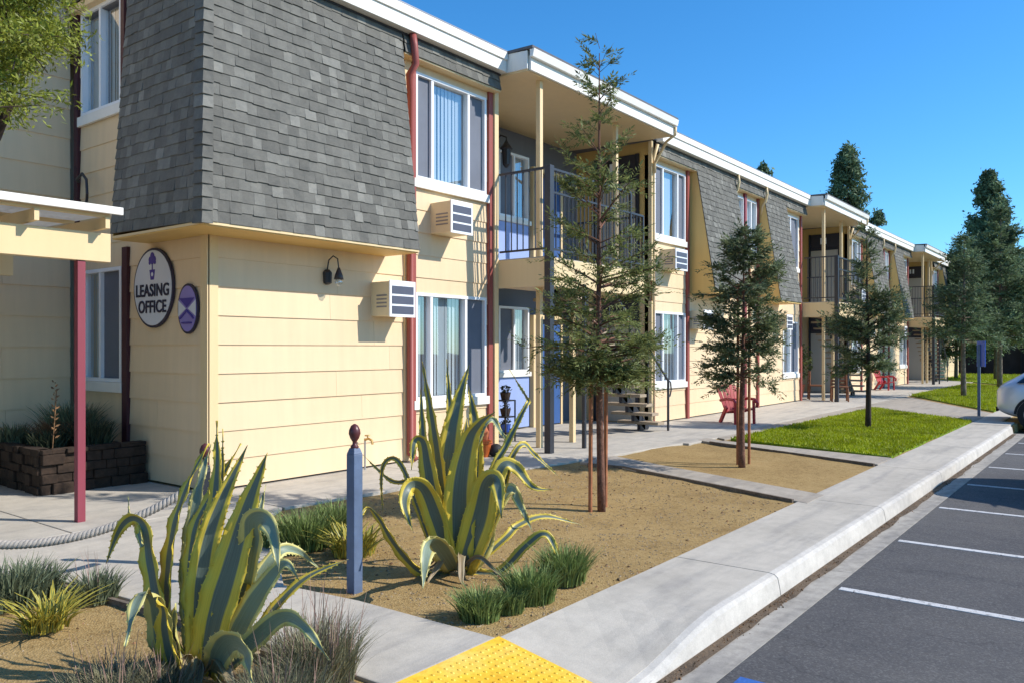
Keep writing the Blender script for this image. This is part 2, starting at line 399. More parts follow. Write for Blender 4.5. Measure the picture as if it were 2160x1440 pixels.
# entrance path between the two near beds (perpendicular to the kerb) and the court
slab('path', [(2.66, 2.80), (3.48, 2.80), (3.46, 3.9), (3.38, 4.55), (2.64, 4.55)])
slab('path', [(2.64, 4.562), (3.38, 4.562), (4.68, 6.55), (4.68, 7.3), (-3.0, 7.3), (-3, 6.9), (1.2, 6.9), (2.5, 5.9)])
slab('path', [(-3.0, 7.312), (3.2, 7.312), (3.2, 11.4), (-3.0, 11.4)])
slab('path', [(3.212, 7.312), (4.68, 7.312), (4.68, 6.56), (5.02, 6.8), (5.02, 11.4), (3.212, 11.4)])
# walkway along the building in bays
wk = [5.035, 7.6, 10.1, 12.6, 15.2, 17.8, 20.4, 23, 26, 29, 32, 36, 40, 44, 48]
for a, b in zip(wk, wk[1:]):
    yn = {5.035: 6.78, 7.6: 6.5, 10.1: 6.25, 12.6: 5.95}.get(a, 6.1)
    slab('walkway', [(a, yn), (b-.012, yn if a > 12 else yn-.2), (b-.012, 8.30), (a, 8.30)])
# patio floors inside the entry bays
# cross paths
slab('path', [tuple(G(1703, 1061)[:2]), tuple(G(1740, 1043)[:2]), tuple(G(1400, 981)[:2]), (10.5, 6.2), (9.6, 6.2), tuple(G(1310, 985)[:2])], mat='concrete2')
slab('path', [(11.9, 2.80), (12.75, 2.80), (13.35, 5.7), (13.6, 6.08), (13.2, 6.08), (13.05, 5.83)], mat='concrete2', z=.006)
slab('path', [(20.3, 2.80), (23.2, 2.80), (29.5, 6.08), (23.4, 6.08), (23.3, 5.6)], mat='concrete2')
slab('path', [(13.62, 5.75), (23.28, 5.64), (23.3, 6.09), (13.9, 6.09)], z=.002, mat='concrete2')
slab('sidewalk', [(19.62, 2.06), (20.6, 2.06), (20.6, 2.79), (19.62, 2.79)])
slab('sidewalk', [(20.61, 2.3), (48, 2.3), (48, 2.79), (20.61, 2.79)])
# timber edging around soil beds
def edging(pts, label):
    m_ = MB()
    for a, b in zip(pts, pts[1:]): m_.bar((a[0], a[1], -.01), (b[0], b[1], -.01), .03, .06)
    tag(m_.build('bed_edging', M['bark_grey']), label, 'edging')
edging([(2.56, 2.83), (2.555, 4.6), (2.42, 5.85), (1.1, 6.85)], 'thin timber edging between near left bed and concrete court')
edging([(8.52, 2.84), (9.52, 5.45), (9.5, 6.0)], 'dark thin edging where the nearest soil bed meets the cross path')
edging([(11.86, 2.84), (13.0, 5.75)], 'low edging strip between second soil bed and green lawn path')

# lawn
def in_poly(x, y, P):
    c = False; j = len(P)-1
    for i in range(len(P)):
        if (P[i][1] > y) != (P[j][1] > y) and x < (P[j][0]-P[i][0])*(y-P[i][1])/(P[j][1]-P[i][1])+P[i][0]: c = not c
        j = i
    return c
def lawn(P, n, h):
    slab('lawn_bed', P, z=.016, th=.05, mat='grassbase')
    m_ = MB(); xs = [p[0] for p in P]; ys = [p[1] for p in P]; k = 0
    V = []; F = []
    while k < n:
        x = R.uniform(min(xs)-.05, max(xs)+.05); y = R.uniform(min(ys)-.05, max(ys)+.05)
        if not in_poly(x+R.gauss(0, .025), y+R.gauss(0, .025), P): continue
        hh = h*R.uniform(.5, 1.2)*(1+.35*mnoise.noise(Vector((x*2, y*2, 0)))); a = R.uniform(0, 6.28); w = .006 + h*.09
        dx, dy = math.cos(a)*w, math.sin(a)*w; b = R.uniform(0, 6.28); lx, ly = math.cos(b)*hh*.5, math.sin(b)*hh*.5
        i = len(V); V += [(x-dx, y-dy, .012), (x+dx, y+dy, .012), (x+lx, y+ly, .012+hh)]; F.append((i, i+1, i+2)); k += 1
    m_.v = V; m_.f = F; m_.m = [0]*len(F)
    return m_.build('grass', M['grass'])
L1 = [(12.82, 2.83), (20.2, 2.83), (23.1, 5.55), (13.68, 5.66)]
tag(lawn(L1, 42000, .05), 'bright green mown lawn between cross paths under the third young tree', 'lawn', kind='stuff')
L2 = [(23.8, 2.83), (37, 2.83), (42, 6.0), (30.2, 6.05)]
tag(lawn(L2, 26000, .07), 'bright green far lawn beyond the second cross path near the sign', 'lawn', kind='stuff')
L3 = [(39, 2.83), (58, 2.83), (58, 11), (50, 11), (44, 6.05)]
tag(lawn(L3, 14000, .09), 'pale green lawn patch farthest away in front of the dark fence', 'lawn', kind='stuff')

# gravel crumbs and fallen leaves on the near soil
def scatter(name, region, n, s0, s1, mat, label, cat, zf=None):
    m_ = MB(); k = 0
    while k < n:
        x = R.uniform(region[0], region[1]); y = R.uniform(region[2], region[3])
        if region[4] and not in_poly(x, y, region[4]): continue
        k += 1; s = R.uniform(s0, s1); z = (zf(x, y) if zf else 0)
        a = R.uniform(0, 3.14); ca, sa = math.cos(a)*s, math.sin(a)*s; q = R.uniform(.4, .9)
        m_.add([(x-ca, y-sa, z), (x+sa*q, y-ca*q, z), (x+ca, y+sa, z+s*.2), (x-sa*q, y+ca*q, z), (x, y, z+s*R.uniform(.5, .9))],
               [(0, 1, 4), (1, 2, 4), (2, 3, 4), (3, 0, 4)])
    return tag(m_.build(name, M[mat]), label, cat, kind='stuff')
BEDA = [(3.52, 2.81), (8.44, 2.81), (9.5, 5.45), (9.5, 6.1), (7.7, 6.4), (4.75, 6.5), (3.5, 4.6)]
BEDN = [(-1, 2.81), (2.54, 2.81), (2.54, 4.6), (2.4, 5.8), (1.1, 6.8), (-1, 6.8)]
zs = lambda x, y: min(-.006, soilz(x, y))-.001
M['gravel'] = pm('gravel_bits', (.36, .28, .18), .95, .3, 40, island=.6)
scatter('gravel', (3.5, 9.5, 2.8, 6.5, BEDA), 9000, .003, .012, 'gravel', 'loose granite crumbs on the nearest planting bed', 'gravel', zs)
scatter('gravel', (-1, 2.6, 2.8, 6.8, BEDN), 5000, .003, .008, 'gravel', 'loose granite crumbs on the bed around the left agave', 'gravel', zs)
scatter('leaf_litter', (3.5, 9.5, 2.8, 6.5, BEDA), 420, .006, .022, 'dry', 'scattered dry leaves and bark crumbs on the nearest planting bed', 'leaf litter', zs)
scatter('leaf_litter', (-1, 2.6, 2.8, 6.8, BEDN), 120, .007, .018, 'dry', 'scattered dry leaves on the bed around the left agave', 'leaf litter', zs)
m_ = MB()
for k in range(900):
    x = 3.3 + 16*R.random()**1.5; 
    if k < 240: x = R.choice([5.55, 5.75, 8.6, 11.8, 4.9]) + R.gauss(0, .13)
    y = 1.965 - abs(R.gauss(0, .03)); s = R.uniform(.004, .014); a = R.uniform(0, 3.14)
    ca, sa = math.cos(a)*s, math.sin(a)*s
    m_.add([(x-ca, y-sa, -.157), (x+sa, y-ca, -.157), (x+ca, y+sa, -.156+s*.2), (x, y, -.15+s*.9)], [(0, 1, 3), (1, 2, 3), (2, 0, 3)])
tag(m_.build('leaf_litter', M['dry']), 'brown leaf litter and dirt gathered in the gutter along the kerb', 'leaf litter', kind='stuff')
m_ = MB()
pts = [(3.0, 1.90), (5, 1.87), (8, 1.90), (12, 1.88), (19.5, 1.9)]
V0 = []
n = 80
for i in range(n+1):
    x = 2.6 + 16.8*i/n; w = .075+.035*mnoise.noise(Vector((x*1.7, 0, 0)))+.02*mnoise.noise(Vector((x*6, 0, 0)))
    V0 += [(x, 1.982, -.1475), (x, 1.98-w, -.1485)]
m_.add(V0, [(2*i, 2*i+1, 2*i+3, 2*i+2) for i in range(n)])
M['dirt'] = pm('gutter_dirt', (.15, .105, .065), .97, .35, 9, .8, 70, fine=.5)
struct(m_.build('dirt', M['dirt']))

# yellow warning mat: truncated domes are its surface pattern
m_, nt, bs = newmat('tactile_yellow')
a = ramp(nt, noise(nt, 2.3, 4, .6), [(.35, (.72, .40, .015)), (.5, (.80, .50, .03)), (.72, (.82, .56, .13))])
a = mix(nt, 1.0, a, ramp(nt, noise(nt, 30, 4, .7), [(.3, (.80, .74, .62)), (.55, (1, 1, 1))]), 'MULTIPLY')
nt.links.new(a, bs.inputs['Base Color']); bs.inputs['Roughness'].default_value = .6
bump(nt, bs, noise(nt, 150, 3), .3, .003); M['yellow'] = m_
mb = MB(); nx = 16
mx0, mx1, my0, my1 = 2.30, 3.49, 2.085, 2.785
for i in range(nx):
    a = mx0+(mx1-mx0)*i/nx; b = mx0+(mx1-mx0)*(i+1)/nx
    mb.hexa([(a, my0, zramp(a, my0)-.01), (b, my0, zramp(b, my0)-.01), (b, my1, -.01), (a, my1, -.01)],
            [(a, my0, zramp(a, my0)+.010), (b, my0, zramp(b, my0)+.010), (b, my1, .010), (a, my1, .010)])
y = my0+.03
while y < my1-.02:
    x = mx0+.03
    while x < mx1-.02:
        z = zramp(x, y)+.009
        V = []
        for rr, h in ((.013, 0), (.007, .006)):
            for k in range(6): V.append((x+rr*math.cos(k*1.047), y+rr*math.sin(k*1.047), z+h))
        mb.add(V, [(k, (k+1) % 6, 6+(k+1) % 6, 6+k) for k in range(6)]+[(6, 7, 8, 9, 10, 11)])
        x += .047
    y += .047
tag(mb.build('tactile_paving', M['yellow']), 'yellow truncated dome warning mat set into the sidewalk ramp', 'tactile paving')

# painted parking lines
lines = [(1770, 1240), (1900, 1140), (1985, 1070), (2032, 1020)]
for i, (px, py) in enumerate(lines):
    x = G(px, py, -.15).x; m_ = MB()
    m_.box(x-.038, x+.038, -3.2, 1.70, -.1505, -.1455)
    tag(m_.build('parking_line', M['white_line']), ['white parking line nearest the camera on dark asphalt', 'white parking line second from the camera', 'white parking line third from the camera', 'white parking line fourth from the camera, partly worn'][i], 'parking line', 'white stall lines on the asphalt')
for x in (13.75, 15.7, 17.6):
    m_ = MB(); m_.box(x-.038, x+.038, -3.2, 1.70, -.1505, -.1455)
    tag(m_.build('parking_line', M['white_line']), {13.75: 'distant white parking line, fifth from the camera', 15.7: 'distant white parking line, sixth from the camera', 17.6: 'faint white parking line nearest the silver car'}[x], 'parking line', 'white stall lines on the asphalt')
x = G(1520, 1425, -.15).x
m_ = MB(); m_.box(x-.05, x+.05, -2, 1.66, -.1505, -.1455)
tag(m_.build('parking_line', M['blue_line']), 'blue painted stall line at the bottom edge of the asphalt', 'parking line')
# ================= THE APARTMENT BUILDING =================
D = 8.15; ENDX = 53.4; ZT = 5.96
B = thing('apartment_building', (5.03, D, 0), 'long two storey cream clapboard apartment building with grey shingled mansard boxes and white eaves', 'building')
def A_front(u, w, z): return (u, D - w, z)          # façade: u = x, w = out of the wall
EX = 5.03
def A_end(u, w, z): return (EX - w, u, z)           # end wall: u = y
BY = 11.38
def A_back(u, w, z): return (u, BY - w, z)
def abox(mb, A, u0, u1, w0, w1, z0, z1):
    c = [A(u0, w0, z0), A(u1, w0, z0), A(u1, w1, z0), A(u0, w1, z0)]
    t = [A(u0, w0, z1), A(u1, w0, z1), A(u1, w1, z1), A(u0, w1, z1)]
    mb.hexa(c, t)
def siding(A, u0, u1, z0, z1, holes=(), board=.325, base=0.02, out=.014):
    """lapped boards, one sloping slab per course, cut round the openings"""
    mb = MB(); z = base; rr = random.Random(int(u0*10))
    cuts0 = sorted(set([u0, u1] + [h for H in holes for h in H[:2] if u0 < h < u1]))
    while z < z1:
        za, zb = max(z, z0), min(z + board, z1)
        jit = rr.uniform(-.0015, .0015); jn = []; q = u0 + rr.uniform(.6, 3.4)
        while q < u1-.4: jn.append(q); q += 3.66
        cuts = sorted(cuts0 + [j for j in jn if all(abs(j-c) > .15 for c in cuts0)])
        if zb > za + .01:
            for a, b in zip(cuts, cuts[1:]):
                if a in jn: a += .003
                segs = [(za, zb)]
                for H in holes:
                    if H[0] <= a + 1e-6 and H[1] >= b - 1e-6:
                        ns = []
                        for s0, s1 in segs:
                            if H[2] > s0: ns.append((s0, min(s1, H[2])))
                            if H[3] < s1: ns.append((max(s0, H[3]), s1))
                        segs = [q for q in ns if q[1]-q[0] > .005]
                for s0, s1 in segs:
                    w = lambda q: jit + out * (1 - (q - z) / board)
                    mb.add([A(a, -.12, s0), A(b, -.12, s0), A(b, w(s0), s0), A(a, w(s0), s0),
                            A(a, -.12, s1), A(b, -.12, s1), A(b, w(s1), s1), A(a, w(s1), s1)],
                           [(3, 2, 6, 7), (0, 1, 2, 3), (4, 7, 6, 5), (0, 3, 7, 4), (1, 5, 6, 2), (0, 4, 5, 1)])
        z += board
    return mb
def window(A, u0, u1, z0, z1, splits, screens, sill=True, parent=B, label=None):
    """white vinyl slider: frame, panes, insect screens, blinds and a dark room behind"""
    loc = A((u0+u1)/2, 0, z0)
    w = part('window', parent, loc)
    if label: w['label'] = label
    f = MB(); t = .045
    abox(f, A, u0, u1, -.08, .03, z1-t, z1); abox(f, A, u0, u1, -.08, .03, z0, z0+t)
    abox(f, A, u0, u0+t, -.08, .03, z0+t, z1-t); abox(f, A, u1-t, u1, -.08, .03, z0+t, z1-t)
    for s in splits: abox(f, A, s-.025, s+.025, -.075, .022, z0+t, z1-t)
    f.build('frame', M['vinyl'], w, loc)
    ed = [u0+t] + list(splits) + [u1-t]
    for i, (a, b) in enumerate(zip(ed, ed[1:])):
        g = MB(); g.quad(A(a, -.045, z0+t), A(b, -.045, z0+t), A(b, -.045, z1-t), A(a, -.045, z1-t))
        g.build('pane', M['glass'], w, loc)
        if i in screens:
            s = MB(); abox(s, A, a+.012, b-.012, -.035, -.025, z0+t, z1-t)
            s.build('insect_screen', M['screen'], w, loc)
    # vertical blinds: individual slats hanging close to the glass
    bl = MB(); u = u0+.02; 
    while u < u1-.07:
        if R.random() > .06:
            d0 = R.uniform(-.012, .012)
            bl.quad(A(u, -.105+d0, z0+.05), A(u+.084, -.118-d0, z0+.05), A(u+.084, -.118-d0, z1-.03), A(u, -.105+d0, z1-.03))
        u += .082
    bl.build('blinds', M['curtain'], w, loc)
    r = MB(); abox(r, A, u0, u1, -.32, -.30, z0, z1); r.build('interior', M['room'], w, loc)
    if sill:
        s = MB(); abox(s, A, u0-.05, u1+.05, .016, .06, z0-.13, z0-.003); s.build('sill', M['white'], w, loc, bevel=.006)
    return w
def shingles(mb, TL, TR, BR, BL, course=.128, tab=.135):
    TL, TR, BR, BL = map(Vector, (TL, TR, BR, BL))
    H = ((TL-BL).length + (TR-BR).length)/2; nrm = (TR-TL).cross(BL-TL).normalized() * -1
    nrm = (BR-BL).cross(TL-BL).normalized()
    n = max(1, round(H/course))
    P = lambda s, t: (TL.lerp(TR, s)).lerp(BL.lerp(BR, s), t)
    for k in range(n):
        t0, t1 = k/n, min(1, (k+1)/n)
        W = (P(1, t1)-P(0, t1)).length; L = W/tab; off = R.uniform(.2, .8)
        s = 0.0; cuts = [0]
        q = off/L
        while q < 1: cuts.append(q); q += R.uniform(.8, 1.2)/L
        cuts.append(1)
        for a, b in zip(cuts, cuts[1:]):
            if b-a < .12/L: continue
            th = R.uniform(.008, .018); dt = R.uniform(-.08, .06)/n if k < n-1 else 0; g = .012/L
            tt0 = max(0, t0-.1/n)
            p = [P(a+g*.3, tt0)+nrm*.001, P(b-g*.3, tt0)+nrm*.001, P(b-g*.3, t1+dt)+nrm*th, P(a+g*.3, t1+dt)+nrm*th,
                 P(a+g*.3, t1+dt)-nrm*.004, P(b-g*.3, t1+dt)-nrm*.004]
            mb.add(p, [(0, 3, 2, 1), (3, 4, 5, 2), (0, 4, 3), (1, 2, 5)])
    # backing so that nothing shows through
    mb.quad(TL-nrm*.01, BL-nrm*.01, BR-nrm*.01, TR-nrm*.01)

# ---- x layout ----
bays = [(10.12, 15.35), (25.2, 30.3), (40.0, 45.1)]
def wz(kind):
    return (4.03, 5.56) if kind == 'u' else (.86, 2.40)
sections = []      # (x0, x1) of plain clapboard between bays
sections = [(EX, 10.12), (15.35, 25.2), (30.3, 40.0), (45.1, ENDX)]
def mirror_sect(x0, x1):
    L = (x1-x0)/9.85
    q = lambda v: x0 + (v-15.35)*L
    return dict(wins=[(q(15.52), q(17.02), 2, (0, 2)), (q(19.72), q(20.5), 1, ()), (q(20.68), q(21.42), 1, ()), (q(23.5), q(24.85), 1, (1,))],
                boxes=[(q(17.27), q(19.58)), (q(21.55), q(23.3))],
                reds=[q(15.43), q(17.12), q(20.59), q(21.49), q(25.07)], pair=(q(19.72), q(21.42)))
holes_all = []
def clap(x0, x1, holes, label=None):
    o = siding(A_front, x0, x1, 0.03, 5.72, holes).build('wall', M['cream'], B, (x0, D, 0))
    if label: o['label'] = label
    return o
# section 1, the wing with the office
wins1 = [(8.27, 9.86)]
H = [(a, b, *wz('u')) for a, b in wins1] + [(a, b, *wz('l')) for a, b in wins1]
clap(EX+.1, 10.0, H, 'sunlit cream clapboard wall of the office corner')
for a, b in wins1:
    sp = (a+.36, b-.42)
    window(A_front, a, b, *wz('u'), sp, (0, 2), label='upper three part window with grey side screens beside the big mansard')
    window(A_front, a, b, *wz('l'), (a+.34, b-.48), (2,), label='lower three part window beside the office wall')
S = [mirror_sect(*s) for s in sections[1:3]]
for (x0, x1), s in zip(sections[1:3], S):
    H = []
    for a, b, n, scn in s['wins']:
        H += [(a, b, *wz('u'))]
        if n == 2 or b > x1-1.2: H += [(a, b, *wz('l'))]
    clap(x0, x1, H)
    for a, b, n, scn in s['wins']:
        sp = (a+(b-a)*.27, a+(b-a)*.75) if n == 2 else (((a+b)/2),)
        window(A_front, a, b, *wz('u'), sp, scn)
        if n == 2 or b > x1-1.2: window(A_front, a, b, *wz('l'), sp, scn)
clap(45.1, ENDX, [(45.3, 46.8, *wz('u'))])
window(A_front, 45.3, 46.8, *wz('u'), (46.0,), (0,))

# ---- corner boards, battens (the painted vertical strips) ----
def strip(x, w, out, z0, z1, mat, name='batten', A=A_front, label=None):
    m_ = MB(); abox(m_, A, x-w/2, x+w/2, -.02, out, z0, z1)
    o = m_.build(name, M[mat], B, A(x, 0, z0), bevel=.004)
    if label: o['label'] = label
    return o
strip(EX+.045, .13, .028, .02, 2.9, 'cream_trim', 'corner_board')
m_ = MB(); m_.box(EX-.028, EX-.001, D-.028, D+.11, .02, 2.9); m_.build('corner_board', M['cream_trim'], B, (EX, D, 0))
strip(8.12, .13, .03, .02, 5.7, 'cream_trim', 'corner_board')
strip(9.95, .10, .05, 0, 5.70, 'barn', label='barn red batten between the window wall and the first entry bay')
strip(10.065, .10, .075, 0, 5.70, 'cream_trim', 'corner_board')
for s in S:
    for x in s['reds']: strip(x, .11, .06, 0, 5.70, 'barn')
    x = s['reds'][2]; strip(x-.075, .035, .07, 0, 5.70, 'maroon')
for x in (45.2, 46.95): strip(x, .11, .06, 0, 5.7, 'barn')

# ---- roof: eave fascia, deck, shingle band ----
def eave(x0, x1):
    m_ = MB(); m_.box(x0, x1, 7.86, 8.02, 5.965, 6.255); m_.box(x0, x1, 7.835, 7.859, 6.15, 6.275)
    m_.build('fascia', M['white'], B, (x0, 7.86, 5.96), bevel=.006)
    m_ = MB(); m_.box(x0, x1, 7.835, 8.3, 6.277, 6.295); m_.build('drip_edge', M['grey_met'], B, (x0, 7.86, 6.27))
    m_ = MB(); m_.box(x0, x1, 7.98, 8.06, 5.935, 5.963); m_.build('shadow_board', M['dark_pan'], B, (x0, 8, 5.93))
eave(3.9, 10.05); eave(15.4, 25.15); eave(30.35, 39.95); eave(45.15, ENDX+.3)
m_ = MB(); m_.box(EX, ENDX, 8.02, 19, 6.0, 6.24); m_.build('roof', M['roof'], B, (EX, 8.02, 6))
m_ = MB(); m_.box(EX+.2, ENDX-.1, 8.75, 18.8, .0, 6.0); 
# solid core well behind the windows keeps light out
def shingle_part(mb, loc, name='mansard', label=None):
    o = mb.build(name, M['shingle'], B, loc)
    if label: o['label'] = label
    return o
def band(x0, x1, zb=5.69):
    m_ = MB(); shingles(m_, (x0, 8.0, ZT), (x1, 8.0, ZT), (x1, 7.95, zb), (x0, 7.95, zb))
    shingle_part(m_, (x0, 8, zb), 'shingle_band')
    m_ = MB(); m_.box(x0, x1, 7.962, D+.02, zb-.022, zb-.002); m_.build('soffit', M['cream_trim'], B, (x0, 8, zb))
band(7.9, 10.02)
for s, (x0, x1) in zip(S, sections[1:3]):
    b = s['boxes']; band(x0+.05, b[0][0]); band(b[0][1], b[1][0]); band(b[1][1], x1-.05)
band(45.15, 47.1)
def mansard(x0, x1, xb1, cheekl=True, hip=False, label=None):
    m_ = MB()
    if hip:
        TL = (4.90, 8.0, ZT); BL = (4.57, 7.5, 2.90)
    else:
        TL = (x0, 8.0, ZT); BL = (x0, 7.5, 2.90)
    TR = (x1, 8.0, ZT); BR = (xb1, 7.5, 2.90)
    shingles(m_, TL, TR, BR, BL)
    if hip:
        TB = (4.90, 9.62, ZT); BB = (4.57, 9.42, 2.93)
        shingles(m_, (4.9, 9.66, ZT), TL, BL, BB)
        # hip caps
        a = Vector(TL); b = Vector(BL)
        for k in range(22):
            p = a.lerp(b, k/22); q = a.lerp(b, (k+1.18)/22)
            m_.hexa([p+Vector((-.012, -.012, 0)), p+Vector((.09, -.03, 0)), p+Vector((.03, .03, 0)), p+Vector((-.03, .12, 0))][::1],
                    [q+Vector((-.035, -.035, 0)), q+Vector((.09, -.042, 0)), q+Vector((.03, .03, 0)), q+Vector((-.05, .12, 0))])
    shingle_part(m_, BL, label=label)
    # soffit under the box, cheeks at both sides
    m_ = MB(); xl = BL[0]
    if hip:
        m_.prism([(xl+.015, 7.515), (xb1-.01, 7.515), (xb1-.01, 8.155), (EX-.012, 8.155), (EX-.012, 9.40), (xl+.015, 9.40)], 2.86, 2.895)
    else:
        m_.box(xl+.01, xb1-.01, 7.515, D+.02, 2.86, 2.895)
    m_.build('soffit', M['gold'], B, (xl, 7.6, 2.86))
    m_ = MB()
    def cheek(xt, xb, sgn):
        e = .02*sgn
        m_.hexa([(xb, 7.515, 2.88), (xb-e, 7.515, 2.88), (xb-e, D, 2.88), (xb, D, 2.88)],
                [(xt, 8.01, ZT), (xt-e, 8.01, ZT), (xt-e, D, ZT), (xt, D, ZT)])
    cheek(x1-.005, xb1-.005, 1); m_.build('cheek_panel', M['gold'], B, (xb1, D, 2.88))
    if not hip:
        m_ = MB(); cheek(x0+.005, x0+.005, -1); m_.build('cheek_panel', M['gold'], B, (x0, D, 2.88))
    if hip:
        m_ = MB(); m_.hexa([(4.59, 9.40, 2.9), (EX, 9.40, 2.9), (EX, 9.42, 2.9), (4.59, 9.42, 2.9)], [(4.92, 9.64, ZT), (EX, 9.64, ZT), (EX, 9.66, ZT), (4.92, 9.66, ZT)])
        m_.build('cheek_panel', M['gold'], B, (4.6, 9.4, 2.9))
mansard(4.9, 7.87, 7.71, hip=True, label='large grey shingled mansard box wrapping the office corner')
for s in S:
    for a, b in s['boxes']: mansard(a, b, b-.05)
mansard(47.4, ENDX, ENDX, label='farthest mansard box at the end of the building')
# drip line under big mansard
m_ = MB(); m_.box(4.575, 7.705, 7.497, 7.512, 2.872, 2.90); m_.box(4.572, 4.587, 7.513, 9.40, 2.872, 2.90)
m_.build('drip_edge', M['cream_trim'], B, (4.6, 7.5, 2.87))

# ---- end wall (shaded) ----
Y165, Y275 = 11.30, 9.86
we = [(10.05, 11.13)]
H = [(10.05, 11.13, 1.18, 2.63), (10.05, 11.13, 4.68, 6.06)]
o = siding(A_end, D+.02, Y165, .03, 6.9, H).build('wall', M['cream'], B, (EX, D+1, 0)); o['label'] = 'shaded cream end wall carrying the office sign'
window(A_end, 10.05, 11.13, 1.18, 2.63, (10.62,), (0,), label='shaded lower slider window on the end wall')
window(A_end, 10.05, 11.13, 4.68, 6.06, (10.62,), (), label='upper end wall window reflecting blue sky')
strip(11.24, .10, .05, .0, 6.9, 'shaded_red', A=A_end, label='barn red batten painted shade dark in the inner corner')
strip(9.93, .13, .05, .0, 2.86, 'shaded_red', A=A_end, label='barn red batten painted shade dark beside the office sign')
strip(9.98, .09, .05, 4.5, 6.9, 'shaded_red', A=A_end)
o = siding(A_back, -6, EX-.06, .03, 7.2, (), board=.40).build('wall', M['cream'], B, (EX-2, BY, 0)); o['label'] = 'shaded cream wall behind the pergola'
m_ = MB(); m_.box(-6, EX-.1, BY+.13, BY+3, .0, 7.2); m_.box(EX+.5, EX+1, BY, BY+3, 0, 6.9); m_.build('wall_core', M['cream'], B, (0, BY+1, 0))
m_ = MB(); shingles(m_, (EX-.05, 11.5, 6.75), (EX-.05, 10.0, 6.75), (EX-.14, 10.0, 6.16), (EX-.14, 11.5, 6.16)); shingle_part(m_, (EX, 10.7, 6.2), 'shingle_band')
m_ = MB(); m_.box(EX-.12, EX+.05, 10.0, 11.28, 6.06, 6.15); m_.build('soffit', M['cream_trim'], B, (EX, 10.7, 6.1))
# conduit loop on the end wall
m_ = MB(); m_.tube([(4.99, 11.16, 3.82), (4.93, 11.1, 3.83), (4.86, 10.78, 3.86), (4.84, 10.62, 3.76), (4.84, 10.60, 3.58), (4.88, 10.7, 3.46), (4.98, 11.0, 3.48)], .018, 8)
m_.build('conduit', M['iron'], B, (4.95, 10.9, 3.1))
# far end wall
m_ = MB(); m_.box(ENDX-.2, ENDX, D+.01, 18, 0, 6.0); m_.build('wall', M['cream'], B, (ENDX, 12, 0))

# ---- downspouts ----
def downspout(pts, mat, r=.038, label=None):
    m_ = MB(); m_.tube(pts, r, 10); o = m_.build('downspout', M[mat], B, pts[0], smooth=True)
    if label: o['label'] = label
    for z in (1.0, 2.2): pass
    return o
downspout([(8.02, 7.93, 5.97), (8.02, 7.90, 5.80), (8.05, 7.90, 5.55), (8.0, 7.98, 5.40), (8.12, 8.075, 5.2), (8.12, 8.075, .12), (8.12, 7.98, .05)], 'barn', .05, 'barn red downspout beside the office mansard')
m_ = MB(); abox(m_, A_front, 8.20, 8.26, 0, .05, 0.02, 5.69); m_.build('batten', M['barn'], B, (8.2, D, 0))
for s, (x0, x1) in zip(S, sections[1:3]):
    for b in s['boxes'][0][1], s['boxes'][1][0]:
        downspout([(b, 7.90, 5.97), (b, 7.88, 5.78), (b+.02, 7.93, 5.6), (b+.02, 8.02, 5.45), (b+.04, 8.05, 5.2)], 'cream_trim', .035)
    downspout([(x0-.02, 7.95, 5.9), (x0-.02, 8.05, 5.6), (x0-.02, 8.06, .1)], 'cream_trim', .035)

M['bay_grey'] = paint('bay_grey', (.20, .215, .26)); M['tread_tan'] = mat_concrete('tread_tan', (.42, .33, .23))
